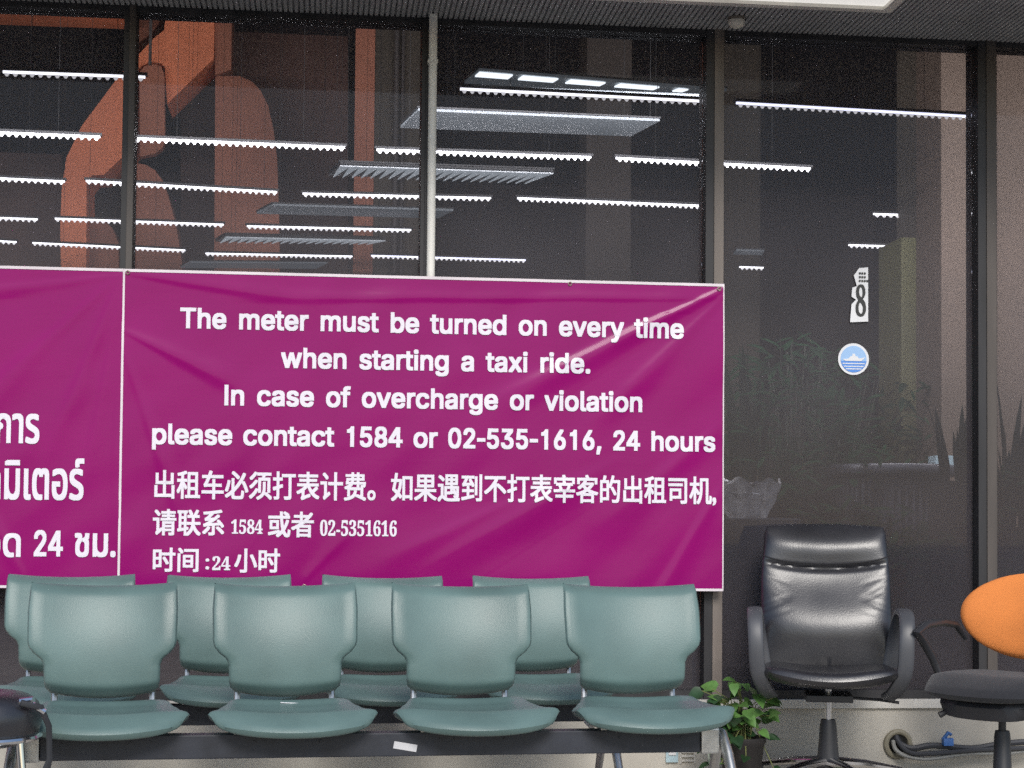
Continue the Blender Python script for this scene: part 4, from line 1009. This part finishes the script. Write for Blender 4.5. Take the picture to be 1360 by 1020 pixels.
rows = [
    ('highest', [(-140, 91, 0, 95), (2, 95, 192, 103)][1:]),
    ('second highest', [(612, 118, 937, 137), (978, 139, 1288, 157)]),
    ('third', [(-150, 172, 133, 184), (178, 186, 458, 198), (500, 201, 785, 211), (818, 212, 1076, 226)]),
    ('fourth', [(-160, 231, 86, 243), (114, 242, 368, 257), (402, 259, 652, 265), (687, 265, 929, 275)]),
    ('fifth', [(-150, 285, 50, 293), (73, 292, 297, 300), (328, 302, 546, 307)]),
    ('lowest', [(-150, 313, 22, 323), (43, 324, 246, 334), (273, 338, 468, 342), (493, 341, 698, 347)]),
]
posn = ['leftmost', 'second from the left', 'third from the left', 'rightmost']
for nm, segs in rows:
    for i, sgm in enumerate(segs):
        pos = posn[i] if i < len(segs) - 1 else 'rightmost'
        if len(segs) == 1: lab = 'glowing strip light inside at top left, highest of all'
        else: lab = '%s strip light in the %s glowing row behind the glass' % (pos, nm)
        strip_light(*sgm, lab, blue=(nm, i) in (('second highest', 1), ('lowest', 3)))
for sgm, lab in (((1160, 286, 1196, 287), 'short glowing strip light above the number sign, higher of two'), ((1127, 327, 1196, 329), 'short glowing strip light just above the number 8 sign'), ((982, 356, 1014, 357), 'very short glowing strip light right of the banner corner')):
    strip_light(*sgm, lab)
# ---- pale panel lights in the ceiling
def panel(poly, label, m_, hot=None, louv=False):
    P = [on_z(a, b, CEIL - .03) for a, b in poly]
    c = sum(P, Vector()) / len(P)
    root = thing('panel_light', label, 'ceiling light', c, 0, 'pale panel lights in the hall ceiling')
    g = MB()
    g.prism([p - c for p in P], (0, 0, .012)); g.build('diffuser', m_, root)
    Q = [c + (p - c) * 1.01 for p in P]
    g = MB(); g.prism([q_ - c + Vector((0, 0, .014)) for q_ in Q], (0, 0, .008)); g.build('housing', M['housing'], root)
    for q_ in Q[:4]:
        e = (q_ - c) * .92
        MB().tube([e + Vector((0, 0, .022)), e + Vector((0, 0, TOPZ - CEIL + .03))], .0012, 5).build('hanger', M['dark'], root)
    a, b, c_, d = [p - c for p in P[:4]]     # far-left, far-right, near-right, near-left
    if louv:
        g = MB()
        n = louv
        for k in range(n):
            t0, t1, t2 = k / n, (k + .55) / n, (k + 1) / n
            tri = [a.lerp(b, t0), a.lerp(b, t2), d.lerp(c_, t1)]
            g.prism([v + Vector((0, 0, -.012)) for v in tri], (0, 0, .006))
        g.build('louvre', M['troffer'], root)
    if hot:
        g = MB()
        for t0, t1 in hot:
            q0 = a.lerp(b, t0); q1 = a.lerp(b, t1); q2 = d.lerp(c_, t1); q3 = d.lerp(c_, t0)
            g.prism([q0 + Vector((0, 0, -.01)), q1 + Vector((0, 0, -.01)), q1.lerp(q2, .3) + Vector((0, 0, -.01)), q0.lerp(q3, .3) + Vector((0, 0, -.01))], (0, 0, .006))
        g.build('bright_lamp', M['troffer_hot'], root)
panel([(637, 94), (965, 121), (935, 130), (617, 111)], 'largest pale panel light with bright lamps in its upper edge', M['troffer_dim'], hot=[(0, .13), (.17, .31), (.36, .50), (.56, .72), (.8, .84)])
panel([(556, 147), (876, 161), (838, 181), (532, 170)], 'plain pale panel light left of the largest one', M['troffer_dim'])
panel([(452, 218), (735, 228), (702, 242), (436, 233)], 'louvred panel light with zigzag edge crossing the white pipe', M['housing'], louv=22)
panel([(362, 273), (602, 280), (582, 290), (341, 284)], 'dim plain panel light below the zigzag one', M['troffer_dim'])
panel([(300, 313), (512, 318), (492, 323), (286, 321)], 'small louvred panel light low behind the glass', M['housing'], louv=18)
panel([(252, 349), (435, 350), (420, 357), (240, 356)], 'dim panel light just above the top of the banner', M['troffer_dim'])
panel([(978, 333), (1015, 334), (1012, 339), (974, 338)], 'tiny pale panel light right of the banner', M['troffer_dim'])

# ---- columns inside, and a reflected stair built as solid shapes
def slab(name, pts, y, th, m_, parent, origin):
    P = [on_y(a, b, y) - origin for a, b in pts]
    return MB().prism(P, (0, th, 0)).build(name, m_, parent)
SYY = 6.6
o0 = on_y(230, 300, SYY); o0.z = .24
stair = thing('stair_reflection', 'orange stair and supports reflected in the glass, built as solid shapes', 'reflected staircase', o0)  # a reflection in the glass, modelled as shapes standing inside the hall
slab('upper_flight', [(222, 8), (285, 8), (284, 78), (222, 138), (219, 90), (214, 84), (200, 82), (188, 88), (179, 99), (179, 78), (205, 50), (218, 40)], SYY, .5, M['paint_orange'], stair, o0)
slab('lower_flight', [(178, 79), (178, 194), (160, 211), (138, 232), (122, 233), (115, 242), (114, 420), (82, 420), (80, 300), (82, 250), (88, 210), (108, 168), (160, 98)], SYY + .004, .5, M['paint_orange'], stair, o0)
slab('newel', [(185, 96), (192, 88), (204, 85), (214, 88), (218, 98), (219, 185), (216, 196), (206, 204), (186, 208)], SYY - .12, .1, M['paint_brown'], stair, o0)
slab('beam', [(-200, -8), (162, 5), (162, 19), (-200, 6)], SYY - .3, .4, M['paint_orange'], stair, o0)
slab('beam', [(180, -6), (226, -4), (217, 20), (208, 36), (199, 46), (180, 60)], SYY + .5, .4, M['paint_brown'], stair, o0)
slab('post', [(284, 4), (308, 8), (307, 92), (286, 100)], SYY + .05, .45, M['paint_brown'], stair, o0)
slab('post', [(286, 101), (318, 101), (334, 108), (346, 120), (356, 140), (363, 170), (368, 210), (371, 300), (372, 420), (284, 420)], SYY + .1, .5, M['paint_brown'], stair, o0)
slab('post', [(180, 216), (194, 219), (206, 226), (216, 240), (224, 262), (234, 300), (242, 350), (246, 420), (176, 420), (178, 300)], SYY + .15, .4, M['paint_brown'], stair, o0)
slab('post', [(114, 300), (128, 294), (140, 294), (150, 304), (157, 322), (160, 420), (112, 420)], SYY + .2, .4, M['paint_brown'], stair, o0)
slab('wash_panel', [(-200, 195), (82, 205), (84, 420), (-200, 420)], SYY + .8, .2, M['paint_dark'], stair, o0)  # added panels: dim brown haze of the reflection put into colour
slab('wash_panel', [(240, 20), (462, 30), (462, 420), (240, 420)], SYY + 1.2, .2, M['paint_dark'], stair, o0)
slab('cable_run', [(199, -4), (203, -4), (201, 86), (197, 86)], SYY - .2, .02, M['pipe_dark'], stair, o0)
def column(label, x0, x1, ytop, y, m_, extra=None):
    a = on_y(x0, 300, y); b = on_y(x1, 300, y)
    root = thing('column', label, 'column', ((a.x + b.x) / 2, y + .2, .24), 0)
    w = (b.x - a.x) / 2
    top = TOPZ - .24 - .002 if ytop is None else ytop
    g = MB(); g.box((-w, -.2, 0), (w, .2, top), bev=.01); g.build('shaft', m_, root)
    return root, w
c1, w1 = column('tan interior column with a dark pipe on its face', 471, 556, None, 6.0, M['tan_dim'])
g = MB(); g.box((-w1 - .01, -.215, 0), (-w1 + .14, -.2005, TOPZ - .25)); g.build('lit_edge', M['paint_brown'], c1)  # strip of warmer colour paints light onto the column's left edge
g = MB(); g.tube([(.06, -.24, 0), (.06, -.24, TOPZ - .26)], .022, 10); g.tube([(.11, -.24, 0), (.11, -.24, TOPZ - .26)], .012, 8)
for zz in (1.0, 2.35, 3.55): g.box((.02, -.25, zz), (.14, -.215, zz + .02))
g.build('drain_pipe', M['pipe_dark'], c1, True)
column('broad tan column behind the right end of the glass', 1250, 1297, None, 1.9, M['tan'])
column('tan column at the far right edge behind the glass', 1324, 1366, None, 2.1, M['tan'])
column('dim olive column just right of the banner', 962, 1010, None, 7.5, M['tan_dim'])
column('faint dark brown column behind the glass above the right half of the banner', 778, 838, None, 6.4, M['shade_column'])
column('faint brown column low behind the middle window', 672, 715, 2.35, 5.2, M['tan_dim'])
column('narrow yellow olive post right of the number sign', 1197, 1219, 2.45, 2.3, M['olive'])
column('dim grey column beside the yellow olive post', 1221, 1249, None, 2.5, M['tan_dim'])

# ---- counter and gift basket
p = on_y(1206, 616, 1.0)
ctz = p.z
cn = thing('round_counter', 'dark grey round counter with slatted front behind the glass', 'counter', (p.x, 1.0, .24))
g = MB(); rr = on_y(1292, 616, 1.0).x - p.x
g.lathe([(rr * .97, ctz - .24 - .055), (rr, ctz - .24 - .045), (rr, ctz - .24 - .008), (rr * .98, ctz - .24)], (0, .25, 0), 40); g.build('counter_top', M['counter'], cn, 50)
g = MB(); g.lathe([(rr * .84, 0), (rr * .84, ctz - .24 - .057)], (0, .25, 0), 40); g.build('body', M['counter_body'], cn, 50)
g = MB()
for k in range(26):
    a = PI + PI * (k + .5) / 26
    c_ = Vector((math.cos(a) * rr * .86, math.sin(a) * rr * .86 + .25, 0))
    g.tube([c_ + Vector((0, 0, .05)), c_ + Vector((0, 0, ctz - .24 - .06))], .007, 5)
g.build('slat', M['counter'], cn)
p = on_y(1262, 604, 1.1)
g = MB(); g.prism([(-.09, -.06, 0), (.09, -.06, 0), (.07, .07, 0), (-.08, .07, 0)], (0, 0, .045)); o = g.build('paper_stack', M['outlet']); o.location = (p.x, 1.12, ctz + .001)
tag(o, 'pale stack of papers lying on the round counter', 'papers')
p = on_y(990, 688, .55)
bx = thing('display_stand', 'dark box stand under the foil basket behind the glass', 'stand', (p.x + .02, .62, .24))
g = MB(); g.box((-.22, -.14, 0), (.22, .14, p.z - .24), bev=.008); g.build('body', M['counter_body'], bx)
fb = thing('foil_basket', 'crumpled silver foil wrapped basket beside the banner', 'basket', (p.x + .03, .62, p.z))
g = MB()
rnd = random.Random(5)
def fo(u, v):
    a = 2 * PI * u
    r = lerp(.085, .15, v) * (1 + .18 * noise.noise(Vector((math.cos(a) * 3, math.sin(a) * 3, v * 3))) + .08 * math.sin(9 * a))
    return Vector((r * math.cos(a), r * .7 * math.sin(a), .17 * v + .03 * noise.noise(Vector((a * 2, v * 5, 2))) * v))
g.grid(fo, 48, 10); g.build('foil_wrap', M['foil'], fb)
g = MB()
for k in range(9):
    c_ = Vector((rnd.uniform(-.07, .07), rnd.uniform(-.04, .04), rnd.uniform(.09, .15)))
    g.box(c_ - Vector((.03, .02, .02)), c_ + Vector((.03, .02, .02)), rot=Matrix.Rotation(rnd.random() * 3, 3, 'Y'), bev=.006)
g.build('packets', M['counter'], fb)

# ---- indoor plants
def sword_plant(px, pyb, y, n, hh, spread, label, seed):
    rnd = random.Random(seed)
    p = on_y(px, pyb, y)
    root = thing('sword_plant', label, 'plant', (p.x, y, .24), 0, 'upright sword leaved plants behind the glass')
    base = p.z - .24
    g = MB(); g.lathe([(.11, 0), (.15, max(.1, base - .02)), (.16, max(.12, base))], seg=20); g.build('pot', M['pot'], root, True)
    g = MB()
    for k in range(n):
        a = rnd.uniform(0, 2 * PI); r0 = rnd.uniform(0, .09)
        b = Vector((math.cos(a) * r0, math.sin(a) * r0, base - .02))
        L_ = hh * rnd.uniform(.5, 1.0); W = rnd.uniform(.035, .06)
        lean = Vector((math.cos(a), math.sin(a), 0)) * spread * rnd.uniform(.3, 1)
        tw = rnd.uniform(0, PI)
        prev = None
        for j in range(8):
            t = j / 7
            c_ = b + Vector((0, 0, L_ * t)) + lean * (t * t * L_) 
            aa = tw + t * .8
            s = Vector((math.cos(aa), math.sin(aa), 0)) * W * .5 * (1.1 * (1 - t ** 3) if t < 1 else 0.02) * (.6 + .5 * math.sin(min(1, t * 2) * PI / 2))
            l = g.bm.verts.new(c_ + s); r = g.bm.verts.new(c_ - s)
            if prev: g.bm.faces.new((prev[0], prev[1], r, l))
            prev = (l, r)
    g.build('leaves', M['leaf_mid'], root, True)
sword_plant(1275, 640, .62, 16, .46, .22, 'sword leaved plant left of the right window frame', 1)
sword_plant(1338, 700, .7, 20, .72, .20, 'tall sword leaved plant at the right edge behind glass', 2)
sword_plant(992, 640, 1.2, 12, .75, .13, 'tall thin sword leaved plant right beside the banner', 3)
sword_plant(1100, 640, 1.6, 14, .55, .3, 'sword leaved plant under the round sticker', 4)
def bush(px, pyb, y, w, h, n, label, seed, m_=None, depth=.35):
    rnd = random.Random(seed)
    p = on_y(px, pyb, y)
    root = thing('leafy_plant', label, 'plant', (p.x, y, .24), 0, 'dark leafy plants behind the glass')
    base = p.z - .24
    g = MB(); g.lathe([(.09, 0), (.13, .22), (.13, .24)], seg=16); g.build('pot', M['pot'], root, True)
    g = MB(); gs = MB()
    for k in range(max(6, n // 40)):
        a = rnd.uniform(0, 2 * PI); 
        tip = Vector((math.cos(a) * w * rnd.random(), math.sin(a) * depth * rnd.random(), base + h * rnd.uniform(.4, 1)))
        gs.tube([(0, 0, .2), tip * .5 + Vector((0, 0, .1)), tip], [.008, .006, .003], 5)
    gs.build('stems', M['stem_dark'], root, True)
    for k in range(n):
        u = rnd.uniform(-1, 1); v = rnd.random()
        cl = noise.noise(Vector((u * 2.5 + seed, v * 3, 0)))
        if cl < -.12 and rnd.random() < .8: continue
        top = h * (1 - .4 * abs(u) ** 2 + .25 * noise.noise(Vector((u * 3, seed, 1))))
        c_ = Vector((u * w, rnd.uniform(-1, 1) * depth, base + v * top))
        a = rnd.uniform(0, 2 * PI)
        d = Vector((math.cos(a), math.sin(a) * .6, rnd.uniform(-.7, .8)))
        L_ = rnd.uniform(.05, .13)
        leaf_blade(g.bm, c_, d, Vector((0, -.5, 1)), L_, L_ * rnd.uniform(.18, .4), heart=False)
    g.build('leaves', m_ or M['leaf_dark'], root, True)
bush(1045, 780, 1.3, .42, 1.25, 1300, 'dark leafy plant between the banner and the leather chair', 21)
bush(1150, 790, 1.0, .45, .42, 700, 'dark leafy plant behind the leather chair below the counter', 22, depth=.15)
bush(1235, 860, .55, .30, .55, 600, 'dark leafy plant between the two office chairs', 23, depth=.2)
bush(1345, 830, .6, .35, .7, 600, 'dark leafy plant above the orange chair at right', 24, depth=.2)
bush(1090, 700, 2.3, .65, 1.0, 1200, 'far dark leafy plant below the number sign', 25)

# ================================================================== LIGHT
w = bpy.data.worlds.new('World'); SC.world = w; w.use_nodes = True
nt = w.node_tree
bg = nt.nodes['Background']
sky = nt.nodes.new('ShaderNodeTexSky'); sky.sky_type = 'NISHITA'; sky.sun_disc = False
EL, AZ = R(38), R(-150)        # sun in front of the facade, a little to the left of the camera
sky.sun_elevation = EL
sunl = bpy.data.lights.new('sun', 'SUN'); so_ = bpy.data.objects.new('sun', sunl); COL.objects.link(so_)
# direction towards the sun
SX, SYD = math.sin(R(1)), -math.cos(R(1))
dirv = Vector((SX * math.cos(EL), SYD * math.cos(EL), math.sin(EL)))
so_.rotation_euler = dirv.to_track_quat('Z', 'Y').to_euler()
sky.sun_rotation = math.atan2(dirv.x, dirv.y)
sky.air_density = 1.0; sky.dust_density = 1.0
nt.links.new(sky.outputs[0], bg.inputs[0]); bg.inputs[1].default_value = 0.135
sunl.energy = 2.4; sunl.angle = R(22); sunl.color = (1, 0.96, 0.90)
def hall_fill(x, y, z, sx, sy, tilt, power, col):
    l = bpy.data.lights.new('hall_fill', 'AREA'); l.shape = 'RECTANGLE'; l.size = sx; l.size_y = sy; l.energy = power; l.color = col
    o = bpy.data.objects.new('hall_fill', l); COL.objects.link(o); o.location = (x, y, z)
    o.rotation_euler = (R(tilt), 0, 0)
hall_fill(0, .45, 2.9, 11, .12, 80, 720, (1, .95, .92))      # added unseen fill along the window, brightens the columns and stair
SC.view_settings.view_transform = 'Standard'; SC.view_settings.look = 'None'; SC.view_settings.exposure = 0
SC.render.engine = 'CYCLES'
SC.cycles.use_denoising = False
SC.cycles.max_bounces = 8
SC.cycles.transparent_max_bounces = 16
